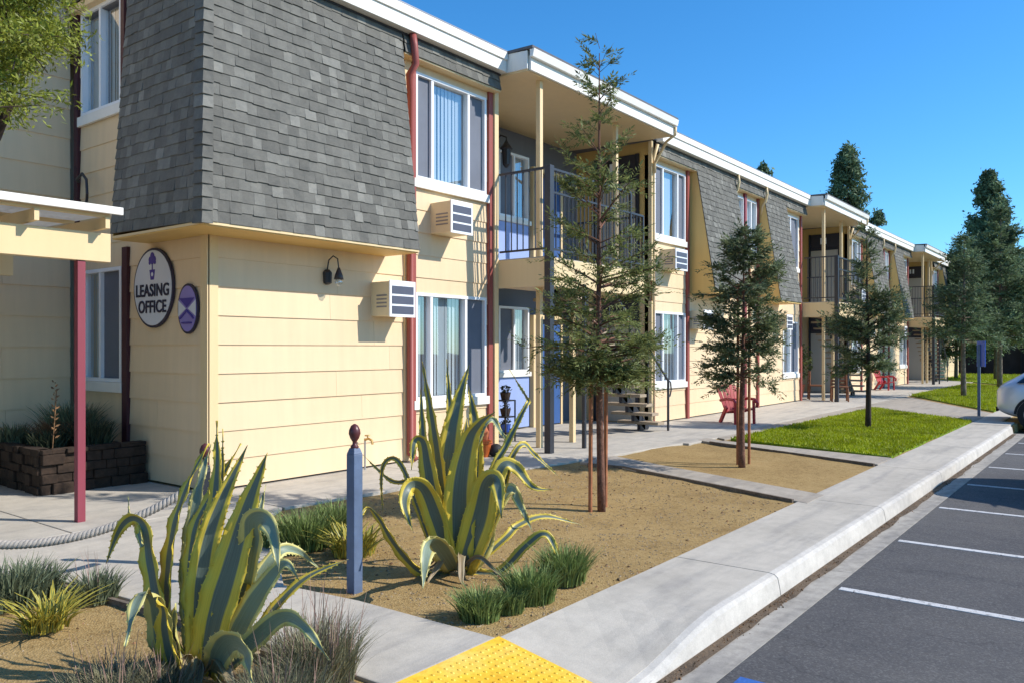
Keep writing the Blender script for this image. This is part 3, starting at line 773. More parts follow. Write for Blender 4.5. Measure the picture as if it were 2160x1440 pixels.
# ================= ENTRY BAYS =================
W = 9.7
def bay(x0, x1, detail):
    n = 'first' if x0 < 20 else ('second' if x0 < 35 else 'third')
    Z2 = 3.02
    # recess walls
    Aw = lambda u, w, z: (u, W - w, z)
    a1, a2, b1, b2 = x0+1.75, x0+2.0, x1-1.3, x1-.05
    for lev, z in ((0, 0), (1, Z2)):
        zs_, zh, zt = z+1.14, z+2.42, z+2.84
        lab = n + ' entry bay, ' + ('ground floor' if lev == 0 else 'upper floor')
        m_ = MB(); abox(m_, Aw, x0, x1, -.35, -.30, z, z+3); m_.build('back_wall', M['bay_grey'], B, (x0, W, z))
        window(Aw, x0+.12, x0+1.75, zs_, zh, (x0+1.25,), (1,), sill=False, label=lab + ' window')
        m_ = MB(); abox(m_, Aw, x0+.1, x0+1.75, -.1, .02, z+.06, zs_-.09); 
        for k in range(8): abox(m_, Aw, x0+.1, x0+1.75, .021, .03, z+.07+k*.13, z+.19+k*.13) if z+.19+k*.13 < zs_-.09 else None
        m_.build('siding_panel', M['blue_pan'], B, (x0, W, z))
        m_ = MB(); abox(m_, Aw, x0+.08, x0+1.78, -.05, .07, zs_-.088, zs_-.002); m_.build('sill', M['white'], B, (x0, W, zs_))
        m_ = MB(); abox(m_, Aw, x0+.08, x0+1.78, -.05, .03, zh+.002, zh+.10); m_.build('lintel', M['cream_trim'], B, (x0, W, zh))
        m_ = MB(); abox(m_, Aw, x0+.1, x0+1.75, -.06, .0, zh+.102, zt); m_.build('transom', M['grey_met'], B, (x0, W, zh))
        # door wall
        m_ = MB(); abox(m_, Aw, x0+1.98, x0+3.0, -.1, .01, z+.04, zs_-.09); m_.build('siding_panel', M['blue_pan'], B, (x0+2, W, z))
        m_ = MB(); abox(m_, Aw, x0+1.97, x0+3.02, -.05, .06, zs_-.088, zs_-.002); m_.build('sill', M['white'], B, (x0+2, W, zs_))
        window(Aw, x0+2.0, x0+2.98, zs_, zh, (x0+2.5,), (0,), sill=False, label=lab + ' narrow window')
        m_ = MB(); abox(m_, Aw, x0+1.8, x0+1.95, -.1, .05, z, z+2.9); m_.build('batten', M['shaded_red'], B, (x0+1.87, W, z))
        m_ = MB(); abox(m_, Aw, x0+3.2, x0+4.1, -.06, .02, z+.03, z+2.1); dr = m_.build('door', M['blue_door'], B, (x0+3.6, W, z))
        m_ = MB(); m_.lathe((x0+3.3, W-.06, z+1.0), [(.01, -.03), (.03, -.01), (.03, .01), (.01, .03)], 10); m_.build('handle', M['brass'], dr)
        m_ = MB(); abox(m_, Aw, x0+3.12, x0+3.19, -.06, .04, z, z+2.2); abox(m_, Aw, x0+4.11, x0+4.18, -.06, .04, z, z+2.2); abox(m_, Aw, x0+3.12, x0+4.18, -.06, .04, z+2.2, z+2.28)
        m_.build('door_frame', M['cream_trim'], B, (x0+3.6, W, z))
        # side wall at the far end, facing the camera
        m_ = MB(); m_.box(x1, x1+.1, D+.0, W+.3, z, z+3.0); m_.build('wall', M['gold'] if lev else M['cream_trim'], B, (x1, 9, z))
        m_ = MB(); m_.box(x1-.05, x1-.003, D+.32, D+1.28, z+.03, z+2.15); dr = m_.build('door', M['beige_door'], B, (x1, D+.8, z)); dr['label'] = 'beige door in the side wall of the ' + n + ' entry bay'
        m_ = MB(); m_.lathe((x1-.09, D+.42, z+1.0), [(.01, -.03), (.03, -.01), (.03, .01), (.01, .03)], 10); m_.build('handle', M['brass'], dr)
        m_ = MB(); m_.box(x1-.065, x1-.003, D+.24, D+.31, z, z+2.75); m_.box(x1-.065, x1-.003, D+1.29, D+1.36, z, z+2.75); m_.box(x1-.065, x1-.003, D+.31, D+1.29, z+2.16, z+2.22)
        m_.build('door_frame', M['iron'], B, (x1, D+.8, z))
        m_ = MB(); m_.box(x1-.05, x1-.003, D+.32, D+1.28, z+2.23, z+2.74); m_.build('transom', M['dark_pan'], B, (x1, D+.8, z+2.2))
    m_ = MB(); m_.box(x0-.1, x0, D+.02, W+.3, 0, 6); m_.build('wall', M['cream'], B, (x0, 9, 0))
    # number light on the upper side transom
    m_ = MB(); m_.box(x1-.09, x1-.052, D+.72, D+.79, Z2+2.38, Z2+2.60); m_.box(x1-.09, x1-.052, D+.86, D+.93, Z2+2.38, Z2+2.60); m_.build('vent', M['vinyl'], B, (x1, D+.8, Z2+2.4))
    # floor
    m_ = MB(); m_.box(x0+.01, x1-.01, 8.31, W+.3, -.1, .005); m_.build('patio_floor', M['concrete'], B, (x0, 9, 0))
    # balcony deck
    bl = part('balcony', B, (x0, 7.1, Z2)); bl['label'] = 'balcony of the %s entry bay with black iron railing' % n
    YF = 7.12; xe_ = x1-2.15
    m_ = MB(); m_.box(x0+.01, x1-.01, 9.0, W+.25, 2.93, 3.02); m_.box(x0+.01, xe_-.001, YF+.04, 9.0, 2.93, 3.02)
    m_.build('deck', M['concrete'], bl)
    m_ = MB(); m_.box(x0-.02, x0+.04, YF, D-.05, 2.56, 3.0); m_.box(x0+.041, xe_, YF, YF+.04, 2.56, 3.0); m_.box(xe_-.04, xe_, YF+.041, D-.02, 2.56, 3.0)
    m_.build('deck_fascia', M['cream_trim'], bl)
    m_ = MB(); m_.box(x0+.05, xe_-.05, YF+.05, D, 2.58, 2.61); m_.build('soffit', M['cream_trim'], bl)
    rl = MB(); zr = 4.02; zr2 = 4.38
    def run(a, b, zt_, step=.115):
        a = Vector(a); b = Vector(b); n_ = max(2, int((b-a).length/step))
        rl.bar((a.x, a.y, zt_), (b.x, b.y, zt_), .045, .035); rl.bar((a.x, a.y, Z2+.12), (b.x, b.y, Z2+.12), .03, .03)
        for i in range(1, n_):
            p = a.lerp(b, i/n_); rl.bar((p.x, p.y, Z2+.12), (p.x, p.y, zt_), .015, .015)
    run((x0+.02, D-.08, 0), (x0+.02, YF+.02, 0), zr2)
    run((x0+.02, YF+.02, 0), (x0+2.6, YF+.02, 0), zr2)
    rl.bar((x0+.02, YF+.02, zr), (x0+2.6, YF+.02, zr), .03, .03)
    run((x0+2.6, YF+.02, 0), (xe_-.02, YF+.02, 0), zr); run((xe_-.02, YF+.04, 0), (xe_-.02, 8.9, 0), zr)
    for px_ in (x0+2.6, xe_-.02): rl.bar((px_, YF+.02, 3.02), (px_, YF+.02, zr2 if px_ < x0+3 else zr), .04, .04)
    rl.build('railing', M['iron'], bl)
    for px_, py_, zt_ in ((x0+.0, YF-.03, 4.40), (x0+.85, 7.0, 2.62)):
        w_ = .055 if zt_ > 4 else .028
        m_ = MB(); m_.box(px_-w_, px_+w_, py_-w_, py_+w_, .0, zt_); m_.build('post', M['iron'], bl, (px_, py_, 0), bevel=.004)
    # cream columns
    for cx, cy in ((x0+.48, 7.62), (x0+1.45, 7.62), (x0+3.37, 7.9), (x1-.06, D-.06)):
        m_ = MB(); w_ = .042
        m_.box(cx-w_, cx+w_, cy-w_, cy+w_, .0, 2.60); m_.box(cx-w_, cx+w_, cy-w_, cy+w_, 3.03, 5.98)
        if cx == x0+3.37: m_ = MB().box(cx-w_, cx+w_, cy-w_, cy+w_, 3.03, 5.98)
        if cx == x0+1.45: m_ = MB().box(cx-w_, cx+w_, cy-w_, cy+w_, .0, 2.57)
        m_.build('column', M['cream_trim'], B, (cx, cy, 0), bevel=.006)
    # portico roof
    pr = part('porch_roof', B, (x0, 7.5, 5.9)); pr['label'] = 'projecting porch roof over the %s entry bay' % n
    e0, e1, yf = x0-.06, x1-.3, 7.42
    m_ = MB(); m_.hexa([(e0+.02, yf+.05, 5.92), (e1-.02, yf+.05, 5.92), (e1-.02, W+.3, 6.0), (e0+.02, W+.3, 6.0)], [(e0+.02, yf+.05, 5.95), (e1-.02, yf+.05, 5.95), (e1-.02, W+.3, 6.03), (e0+.02, W+.3, 6.03)])
    m_.build('soffit', M['cream_trim'], pr)
    m_ = MB(); m_.box(e0+.04, e1, yf, yf+.045, 5.93, 6.16); m_.hexa([(e0, yf-.06, 6.12), (e1+.02, yf-.06, 6.12), (e1+.02, yf-.002, 6.12), (e0, yf-.002, 6.12)], [(e0, yf-.09, 6.24), (e1+.02, yf-.09, 6.24), (e1+.02, yf-.002, 6.24), (e0, yf-.002, 6.24)])
    m_.build('gutter', M['white'], pr, bevel=.006)
    m_ = MB(); m_.hexa([(e0, yf+.046, 5.95), (e0+.035, yf+.046, 5.95), (e0+.035, 8.3, 5.97), (e0, 8.3, 5.97)], [(e0, yf+.046, 6.23), (e0+.035, yf+.046, 6.23), (e0+.035, 8.3, 6.28), (e0, 8.3, 6.28)])
    m_.build('fascia', M['white'], pr); m_ = MB()
    m_.hexa([(e1-.035, yf+.046, 5.95), (e1, yf+.046, 5.95), (e1, 8.3, 5.97), (e1-.035, 8.3, 5.97)], [(e1-.035, yf+.046, 6.23), (e1, yf+.046, 6.23), (e1, 8.3, 6.28), (e1-.035, 8.3, 6.28)])
    m_.build('fascia', M['white'], pr)
    m_ = MB(); m_.hexa([(e0-.02, yf-.07, 6.245), (e1+.02, yf-.07, 6.245), (e1+.02, W+1, 6.31), (e0-.02, W+1, 6.31)], [(e0-.02, yf-.07, 6.285), (e1+.02, yf-.07, 6.285), (e1+.02, W+1, 6.36), (e0-.02, W+1, 6.36)])
    m_.build('roofing', M['roof'], pr)
    m_ = MB(); m_.tube([(e1-.02, yf-.03, 6.1), (e1-.02, yf-.02, 5.95), (e1+.03, yf+.2, 5.85), (x1-.04, D-.14, 5.5), (x1-.04, D-.14, 5.3)], .03, 8); m_.build('downspout', M['cream_trim'], pr, smooth=True)
    # staircase, coming down away from the camera
    st = part('staircase', B, (x1-1.1, 7.6, 0)); st['label'] = 'open steel and concrete staircase of the %s entry bay' % n
    N = 16; rise = 3.02/N; run_ = .235; xe = x1-1.15
    for k in range(1, N):
        x = xe-(k-1)*run_; z = k*rise
        m_ = MB(); m_.box(x-.27, x, 7.22, 8.12, z-.055, z); m_.build('tread', M['tread_tan'], st, (x-.13, 7.6, z), bevel=.006)
    for yy in (7.66,):
        m_ = MB(); m_.bar((xe+.10, yy, .0), (xe-(N-1)*run_, yy, N*rise-.16), .07, .16)
        for k in range(1, N):
            x = xe-(k-1)*run_; z = k*rise; m_.box(x-.22, x-.02, yy-.035, yy+.035, z-.17, z-.056)
        m_.build('stringer', M['iron'], st)
    m_ = MB(); yh = 7.2
    top = []
    m_.bar((xe+.12, yh, 0), (xe+.12, yh, 1.0), .035, .035)
    m_.bar((xe+.12, yh, .98), (xe-(N-1)*run_+.6, yh, N*rise+.30), .03, .03)
    m_.tube([(xe+.12, yh, .98), (xe+.22, yh, .95), (xe+.25, yh, .8), (xe+.20, yh, .68), (xe+.12, yh, .66)], .016, 6)
    for k in range(3, N-2, 3): m_.bar((xe-k*run_, yh, k*rise), (xe-k*run_, yh, k*rise+1.0), .02, .02)
    m_.build('handrail', M['iron'], st)
    # hanging lantern on the column
    m_ = MB(); c = (x0+1.95, W-.25, 5.25)
    m_.tube([(c[0], W, c[2]+.35), (c[0], W-.12, c[2]+.42), (c[0], c[1], c[2]+.36), (c[0], c[1], c[2]+.28)], .015, 6)
    m_.lathe(c, [(.02, -.22), (.07, -.16), (.09, .12), (.13, .14), (.05, .24), (.02, .3)], 8)
    m_.build('lantern', M['iron'], B, c)
for i, b in enumerate(bays): bay(*b, i)
# ================= FREE-STANDING AND HUNG THINGS =================
# wall air conditioners
def aircon(x, z, w, h, p, label):
    t = thing('air_conditioner', (x+w/2, D-p/2, z), label, 'air conditioner', 'wall air conditioners under the windows')
    m_ = MB(); m_.box(x, x+w, D-p, D+.0, z, z+h); m_.build('case', M['plastic_cream'], t, bevel=.008)
    m_ = MB(); m_.box(x-.012, x+w+.012, D-p-.02, D-p-.002, z-.012, z+h+.012)
    g = m_.build('front_frame', M['vinyl'], t, bevel=.004)
    m_ = MB(); n = 3
    for i in range(n):
        za = z+.03+(h-.06)*i/n; zb = z+.03+(h-.06)*(i+1)/n-.03
        m_.box(x+.03, x+w-.03, D-p-.026, D-p-.0205, za, zb)
    m_.build('grille', M['darkgrille'], t)
    m_ = MB()
    for k in range(4): m_.box(x-.006, x-.0005, D-p+.05, D-.12, z+h*.25+k*.05, z+h*.25+k*.05+.02)
    m_.build('side_louvre', M['grey_met'], t)
    return t
aircon(7.44, 2.03, .46, .46, .36, 'lower cream wall air conditioner with its shadow beside the red downspout of the office wall')
aircon(8.60, 3.27, .46, .45, .40, 'upper cream wall air conditioner under the window right of the big mansard')
for s, (x0, x1), nm in zip(S, sections[1:3], ('middle', 'far')):
    aircon(s['wins'][0][0]+.30, 3.30, .56, .44, .36, 'upper wall air conditioner under the first window of the %s facade section' % nm)
    aircon(s['boxes'][0][0]-.02, 2.05, .50, .42, .36, 'lower wall air conditioner under the left mansard box of the %s facade section' % nm)
    aircon(s['wins'][3][0]-.62, 2.15, .46, .40, .34, 'lower brownish wall air conditioner left of the last window of the %s facade section' % nm)

# barn wall lamp
t = thing('wall_lamp', (6.75, D-.02, 2.6), 'black gooseneck wall lamp with clear globe on the cream office wall', 'wall lamp')
lx = FX(690, D)
t.location = (lx, D-.02, 2.55)
m_ = MB(); m_.lathe((lx-.02, D-.03, 2.50), [(.02, -.09), (.055, -.07), (.06, .06), (.03, .10)], 12); m_.build('wall_plate', M['iron'], t)
m_ = MB(); m_.tube([(lx-.03, D-.04, 2.60), (lx-.02, D-.06, 2.72), (lx+.0, D-.12, 2.77), (lx+.02, D-.18, 2.73), (lx+.03, D-.19, 2.60)], .009, 6); m_.build('gooseneck', M['iron'], t)
m_ = MB(); m_.lathe((lx+.03, D-.19, 2.49), [(.062, -.02), (.052, .03), (.026, .10), (.014, .13)], 14); m_.build('shade', M['iron'], t, smooth=True)
m_ = MB(); m_.lathe((lx+.03, D-.19, 2.395), [(.02, -.01), (.046, .02), (.052, .045), (.038, .073)], 14); m_.build('globe', M['glass'], t, smooth=True)

# oval signs on the end wall
def oval(A, uc, zc, ru, rz, w0, w1, n=48):
    m_ = MB(); vs = [A(uc-ru*math.cos(2*math.pi*k/n), w0, zc+rz*math.sin(2*math.pi*k/n)) for k in range(n)]
    vs += [A(uc-ru*math.cos(2*math.pi*k/n), w1, zc+rz*math.sin(2*math.pi*k/n)) for k in range(n)]
    m_.add(vs, [tuple(range(n)), tuple(range(2*n-1, n-1, -1))]+[(k, n+k, n+(k+1) % n, (k+1) % n) for k in range(n)]); return m_
M['sign_white'] = pm('sign_white', (.62, .63, .66), .6, .03)
M['sign_ink'] = pm('sign_ink', (.02, .02, .045), .6, .05)
M['sign_purple'] = pm('sign_purple', (.07, .045, .26), .6, .08)
M['sign_lilac'] = pm('sign_lilac', (.28, .22, .50), .6, .08)
M['sign_ring'] = pm('sign_ring', (.035, .028, .05), .5, .1)
def letters(body, size, u, z, w, mat, parent, name='lettering', squeeze=.93):
    cu = bpy.data.curves.new('t', 'FONT'); cu.body = body; cu.size = size; cu.align_x = 'CENTER'; cu.extrude = .004; cu.offset = .0035
    cu.space_character = 1.05
    tmp = bpy.data.objects.new('t', cu); col.objects.link(tmp)
    dg = bpy.context.evaluated_depsgraph_get(); me = bpy.data.meshes.new_from_object(tmp.evaluated_get(dg))
    bpy.data.objects.remove(tmp)
    o = bpy.data.objects.new(name, me); col.objects.link(o); me.name = name
    # text x -> -y (reads left to right seen from -x), text y -> z
    base = wloc(parent)
    for v in me.vertices:
        x, y, zz = v.co; v.co = Vector((EX-w-zz, u-x*squeeze, z+y))-base
    me.materials.clear(); me.materials.append(M[mat]); o.parent = parent
    return o
ya, yb = 9.70, 8.80; yc = (ya+yb)/2; zc = 2.32; rz = .475
t = thing('office_sign', (EX-.03, yc, zc-rz), 'large white oval LEASING OFFICE sign with black rim and purple tree in a pot', 'sign')
oval(A_end, yc, zc, .45, rz, .016, .045).build('rim', M['sign_ring'], t)
oval(A_end, yc, zc, .425, rz-.028, .046, .050).build('panel', M['sign_white'], t)
letters('LEASING', .205, yc, zc-.10, .056, 'sign_ink', t)
letters('OFFICE', .205, yc, zc-.295, .056, 'sign_ink', t)
m_ = MB()
def disc(m_, u, z, r, w, sx=1):
    n = 14; m_.add([A_end(u-r*sx*math.cos(2*math.pi*k/n), w, z+r*math.sin(2*math.pi*k/n)) for k in range(n)], [tuple(range(n))])
for du, dz, r in ((0, .375, .048), (.045, .335, .04), (-.045, .335, .04), (0, .325, .05), (.06, .30, .025), (-.06, .30, .025)): disc(m_, yc+du, zc+dz, r, .0525+r*.02)
m_.quad(A_end(yc+.012, .053, zc+.21), A_end(yc-.012, .053, zc+.21), A_end(yc-.012, .053, zc+.30), A_end(yc+.012, .053, zc+.30))
m_.add([A_end(yc+.065, .0535, zc+.215), A_end(yc-.065, .0535, zc+.215), A_end(yc-.038, .0535, zc+.095), A_end(yc+.038, .0535, zc+.095)], [(0, 1, 2, 3)])
m_.build('tree_emblem', M['sign_purple'], t)
m_ = MB(); disc(m_, yc, zc+.16, .025, .0545); m_.build('pot_mark', M['sign_white'], t)
yc2, zc2 = 8.50, 2.05
t = thing('oval_plaque', (EX-.03, yc2, zc2-.28), 'small purple and white oval plaque to the right of the big oval office sign', 'sign')
oval(A_end, yc2, zc2, .21, .285, .016, .040).build('rim', M['sign_ring'], t)
oval(A_end, yc2, zc2, .185, .26, .041, .045).build('panel', M['sign_lilac'], t)
m_ = MB()
for s in (1, -1): m_.add([A_end(yc2+s*.182, .049, zc2+.10), A_end(yc2+s*.182, .049, zc2-.09), A_end(yc2+s*.02, .049, zc2+.0)], [(0, 1, 2) if s > 0 else (0, 2, 1)])
m_.build('side_triangle', M['sign_white'], t)
m_ = MB(); m_.add([A_end(yc2+.16, .052, zc2+.12), A_end(yc2-.16, .052, zc2+.12), A_end(yc2, .052, zc2+.01)], [(0, 2, 1)])
m_.tube([A_end(yc2+.14, .055, zc2-.11), A_end(yc2, .055, zc2-.02), A_end(yc2-.14, .055, zc2-.11)], .012, 5); m_.tube([A_end(yc2+.10, .055, zc2-.16), A_end(yc2-.10, .055, zc2-.16)], .01, 5)
m_.build('emblem', M['sign_purple'], t)

# hose bib on its riser
hx = FX(773, 8.02)
t = thing('hose_tap', (hx, 8.05, 0), 'small brass hose tap on a thin riser pipe in front of the office wall', 'tap')
m_ = MB(); m_.tube([(hx, 8.05, 0), (hx, 8.05, .42)], .013, 8); m_.build('riser', M['steel'], t)
m_ = MB(); m_.tube([(hx, 8.05, .40), (hx, 7.98, .42), (hx, 7.92, .40), (hx, 7.90, .35)], .016, 8); m_.build('spout', M['brass'], t)
m_ = MB(); m_.lathe((hx, 8.0, .46), [(.035, -.008), (.04, 0), (.035, .008)], 10); m_.tube([(hx, 8.0, .42), (hx, 8.0, .46)], .007, 6); m_.build('handle', M['brass'], t)

# rope posts
def ropepost(x, y, hz, label, lean=(0, 0), k=1.0, mat='bluepost'):
    t = thing('rope_post', (x, y, 0), label, 'post', 'blue grey posts carrying the rope')
    w_ = .038*k; ox, oy = lean; hb = hz-.17
    m_ = MB(); m_.hexa([(x-w_, y-w_, -.05), (x+w_, y-w_, -.05), (x+w_, y+w_, -.05), (x-w_, y+w_, -.05)], [(x-w_+ox, y-w_+oy, hb-.03), (x+w_+ox, y-w_+oy, hb-.03), (x+w_+ox, y+w_+oy, hb-.03), (x-w_+ox, y+w_+oy, hb-.03)])
    m_.hexa([(x-w_+ox, y-w_+oy, hb-.0299), (x+w_+ox, y-w_+oy, hb-.0299), (x+w_+ox, y+w_+oy, hb-.0299), (x-w_+ox, y+w_+oy, hb-.0299)], [(x-.025+ox, y-.025+oy, hb+.01), (x+.025+ox, y-.025+oy, hb+.01), (x+.025+ox, y+.025+oy, hb+.01), (x-.025+ox, y+.025+oy, hb+.01)])
    m_.build('shaft', M[mat], t, bevel=.004)
    m_ = MB(); m_.lathe((x+ox, y+oy, hb), [(.026, .0), (.028, .02), (.015, .035), (.014, .05), (.030, .075), (.040, .105), (.037, .13), (.024, .158), (.006, .17)], 14)
    m_.build('finial', M['finial'], t, smooth=True)
    return t
P2 = G(748, 1240)
ropepost(P2.x, P2.y, 1.10, 'blue grey square post with dark ball finial between the two agaves')
P1 = at(412, 1190, 5.95)
ropepost(P1.x, P1.y, .90, 'dark red topped rope post mostly hidden behind the left agave', (.06, -.03), .8, 'iron')
a = at(392, 1035, 5.9); b = at(-160, 1128, 5.2)
pts = []
N = 90
for i in range(N+1):
    q = i/N; p = a.lerp(b, q); p.z -= .38*4*q*(1-q)*.5; pts.append(p)
m_ = MB()
for s in range(3):                       # three strands twisted together
    sp = []
    for i in range(N*4+1):
        q = i/(N*4)*N; j = min(N-1, int(q)); p = pts[j].lerp(pts[j+1], q-j); ph = q*1.35+s*2.094
        t_ = (pts[j+1]-pts[j]).normalized(); u_ = t_.cross(Vector((0, 0, 1))).normalized(); v_ = u_.cross(t_)
        sp.append(p+(u_*math.cos(ph)+v_*math.sin(ph))*.016)
    m_.tube(sp, .0165, 6)
ro = m_.build('rope', M['rope'], None, loc=a, smooth=True); tag(ro, 'thick twisted rope sagging from the hidden post to the left edge over the concrete', 'rope')

# pergola
pz = 2.41
t = thing('pergola', (3.46, 7.72, 0), 'cream timber pergola with white corrugated roof on a dark red post', 'pergola')
m_ = MB(); m_.box(3.46-.036, 3.46+.036, 7.72-.036, 7.72+.036, 0, pz); m_.build('post', M['redpost'], t, bevel=.004)
m_ = MB(); m_.box(-2.5-.055, -2.5+.055, 7.72-.055, 7.72+.055, 0, pz); m_.build('post', M['redpost'], t, bevel=.004)
m_ = MB(); m_.box(-3, 3.72, 7.67, 7.77, pz+.002, pz+.27); m_.build('beam', M['cream_trim'], t, bevel=.004)
m_ = MB(); m_.box(-3, 3.72, 9.9, 10.0, pz+.002, pz+.27); m_.build('beam', M['cream_trim'], t, bevel=.004)
x = 3.62
while x > -3:
    m_ = MB(); m_.hexa([(x-.02, 7.52, pz+.30), (x+.02, 7.52, pz+.30), (x+.02, 11.25, pz+.27), (x-.02, 11.25, pz+.27)], [(x-.02, 7.52, pz+.40), (x+.02, 7.52, pz+.40), (x+.02, 11.25, pz+.43), (x-.02, 11.25, pz+.43)])
    m_.build('rafter', M['cream_trim'], t); x -= .61
for k, yy in enumerate((7.58, 8.3, 9.3, 10.3, 11.1)):
    m_ = MB(); m_.box(-3, 3.66, yy-.02, yy+.02, pz+.405+k*.007, pz+.44+k*.007); m_.build('purlin', M['cream_trim'], t)
m_ = MB(); vs = []; n = 400
for i in range(n+1):
    x = -3+6.73*i/n; zz = .012*math.sin(x*2*math.pi/.076)
    vs += [(x, 7.50, pz+.465+zz), (x, 11.3, pz+.495+zz)]
m_.add(vs, [(2*i, 2*i+2, 2*i+3, 2*i+1) for i in range(n)])
o = m_.build('corrugated_roof', pm('corrugated_white', (.72, .74, .76), .5, .06, transl=.3), t, smooth=True)
so_ = o.modifiers.new('thick', 'SOLIDIFY'); so_.thickness = .004
m_ = MB(); m_.box(-3, 3.74, 7.465, 7.495, pz+.43, pz+.50); m_.build('fascia', M['white'], t, bevel=.004)

# stone planter with plants
t = thing('stone_planter', (3.8, 9.4, 0), 'dark stone raised planter in the shaded corner behind the pergola post', 'planter')
m_ = MB()
def stones(m_, A, u0, u1, z0, z1, w0):
    z = z0
    while z < z1-.02:
        h = R.uniform(.09, .14); u = u0
        while u < u1-.02:
            l = min(R.uniform(.10, .26), u1-u)
            abox(m_, A, u+.002, u+l-.002, -.12, w0+R.uniform(0, .06), z+.002, min(z+h, z1)-.002); u += l
        z += h
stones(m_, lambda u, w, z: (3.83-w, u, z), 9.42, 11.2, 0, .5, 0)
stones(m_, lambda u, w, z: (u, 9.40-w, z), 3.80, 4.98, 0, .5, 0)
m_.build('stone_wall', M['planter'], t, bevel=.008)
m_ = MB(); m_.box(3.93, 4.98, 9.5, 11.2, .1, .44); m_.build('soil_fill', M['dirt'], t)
# garden lantern by the planter
gx, gy = 3.25, 10.6
t = thing('charcoal_grill', (gx, gy, 0), 'black round lidded kettle grill with upright handle in the shade at the left edge', 'grill')
m_ = MB(); m_.lathe((gx, gy, .62), [(.03, -.2), (.13, -.15), (.19, -.02), (.20, 0), (.19, .04), (.13, .13), (.04, .17)], 18); m_.build('bowl', M['iron'], t, smooth=True)
for k in range(3):
    a_ = k*2.09; m_ = MB(); m_.tube([(gx+.1*math.cos(a_), gy+.1*math.sin(a_), .48), (gx+.22*math.cos(a_), gy+.22*math.sin(a_), 0)], .011, 6); m_.build('leg', M['iron'], t)
m_ = MB(); m_.tube([(gx, gy, .79), (gx, gy, 1.02)], .014, 6); m_.build('handle', M['iron'], t)

# red garden chairs
def red_chair(loc, rz, label, KS=.88):
    t = thing('garden_chair', loc, label, 'chair', 'red fan backed garden chairs against the facade'); L = Vector(loc)
    ca, sa = math.cos(rz), math.sin(rz)
    def P(x, y, z): x *= KS; y *= KS; z *= KS; return (L.x+ca*x-sa*y, L.y+sa*x+ca*y, L.z+z)
    def bx(name, lst):
        m_ = MB()
        for a, b, w_, h_ in lst: m_.bar(P(*a), P(*b), w_, h_)
        m_.build(name, M['red_chair'], t)
    # facing -y
    for s in (-1, 1):
        bx('leg', [((s*.27, -.25, 0), (s*.27, -.23, .56), .05, .05)])
        bx('leg', [((s*.26, .38, 0), (s*.26, .12, .40), .05, .07)])
        m_ = MB(); m_.tube([P(s*.31, .30, .55), P(s*.31, .05, .60), P(s*.31, -.22, .59), P(s*.31, -.32, .50), P(s*.31, -.30, .40)], .032, 8); m_.build('armrest', M['red_chair'], t)
    m_ = MB()
    for k in range(6): m_.bar(P(-.28, -.24+k*.085, .36-k*.022), P(.28, -.24+k*.085, .36-k*.022), .07, .02)
    m_.build('seat', M['red_chair'], t)
    m_ = MB()
    for k in range(6):
        q = (k-2.5)/2.5; hh = .95-.10*q*q
        m_.bar(P(q*.20, .18, .24), P(q*.29, .42, hh), .075, .018, up=(sa*-1, ca, .3))
    m_.bar(P(-.28, .30, .58), P(.28, .30, .58), .05, .02)
    m_.build('backrest', M['red_chair'], t)
    return t
c1 = G(1572, 893); red_chair((c1.x, c1.y+.15, .004), -.55, 'red fan backed garden chair behind the second young tree')
c1 = G(1868, 822); red_chair((c1.x, c1.y, .004), -.2, 'red fan backed garden chair farther down by the third young tree')
# brown patio set in the second bay
def patio_chair(x, y, rz, label):
    t = thing('patio_chair', (x, y, 0), label, 'chair', 'brown wooden patio chairs'); ca, sa = math.cos(rz), math.sin(rz)
    P = lambda a, b, z: (x+ca*a-sa*b, y+sa*a+ca*b, z)
    for s in (-1, 1):
        for q in (-1, 1):
            m_ = MB(); m_.bar(P(s*.23, q*.22, 0), P(s*.21, q*.2, .44 if q < 0 else .9), .04, .04); m_.build('leg', M['brown_wood'], t)
    m_ = MB(); m_.hexa([P(-.25, -.24, .42), P(.25, -.24, .42), P(.25, .22, .42), P(-.25, .22, .42)], [P(-.25, -.24, .46), P(.25, -.24, .46), P(.25, .22, .46), P(-.25, .22, .46)]); m_.build('seat', M['brown_wood'], t)
    m_ = MB()
    for k in range(4): m_.bar(P(-.22, .22, .52+k*.1), P(.22, .22, .52+k*.1), .02, .06)
    m_.build('backrest', M['brown_wood'], t)
g = G(1735, 842); patio_chair(g.x, g.y+.2, .4, 'brown wooden patio chair left of the black post in the second bay')
g = G(1778, 846); patio_chair(g.x, g.y+.1, -1.2, 'brown wooden patio chair right of the black post by the stairs')
# potted shrub, planters near the first column
def leafball(m_, c, r, n, s, flat=1.0):
    for k in range(n):
        d = Vector((R.gauss(0, 1), R.gauss(0, 1), R.gauss(0, 1))).normalized()*r*R.uniform(.35, 1)
        d.z *= flat; p = Vector(c)+d; a = Vector((R.gauss(0, 1), R.gauss(0, 1), R.gauss(0, 1))).normalized(); b = a.cross(Vector((R.gauss(0, 1), R.gauss(0, 1), R.gauss(0, 1)))).normalized()
        l = s*R.uniform(.6, 1.3); m_.add([p-b*l*.25, p+a*l*.5, p+b*l*.25, p-a*l*.5], [(0, 1, 2, 3)])
g = G(1735, 838); 
t = thing('potted_shrub', (g.x, g.y+.8, 0), 'bushy green shrub in a pot behind the brown patio chair', 'potted plant')
m_ = MB(); m_.lathe((g.x, g.y+.8, 0), [(.16, 0), (.22, .36), (.24, .38), (.24, .42), (.19, .42)], 14); m_.build('pot', M['terracotta'], t)
m_ = MB(); leafball(m_, (g.x, g.y+.8, 1.15), .5, 1100, .1, 1.4); m_.build('foliage', M['needle'], t)
px, py = G(1022, 963)[:2]
t = thing('terracotta_pot', (px, py, 0), 'orange terracotta pot at the foot of the red batten', 'pot')
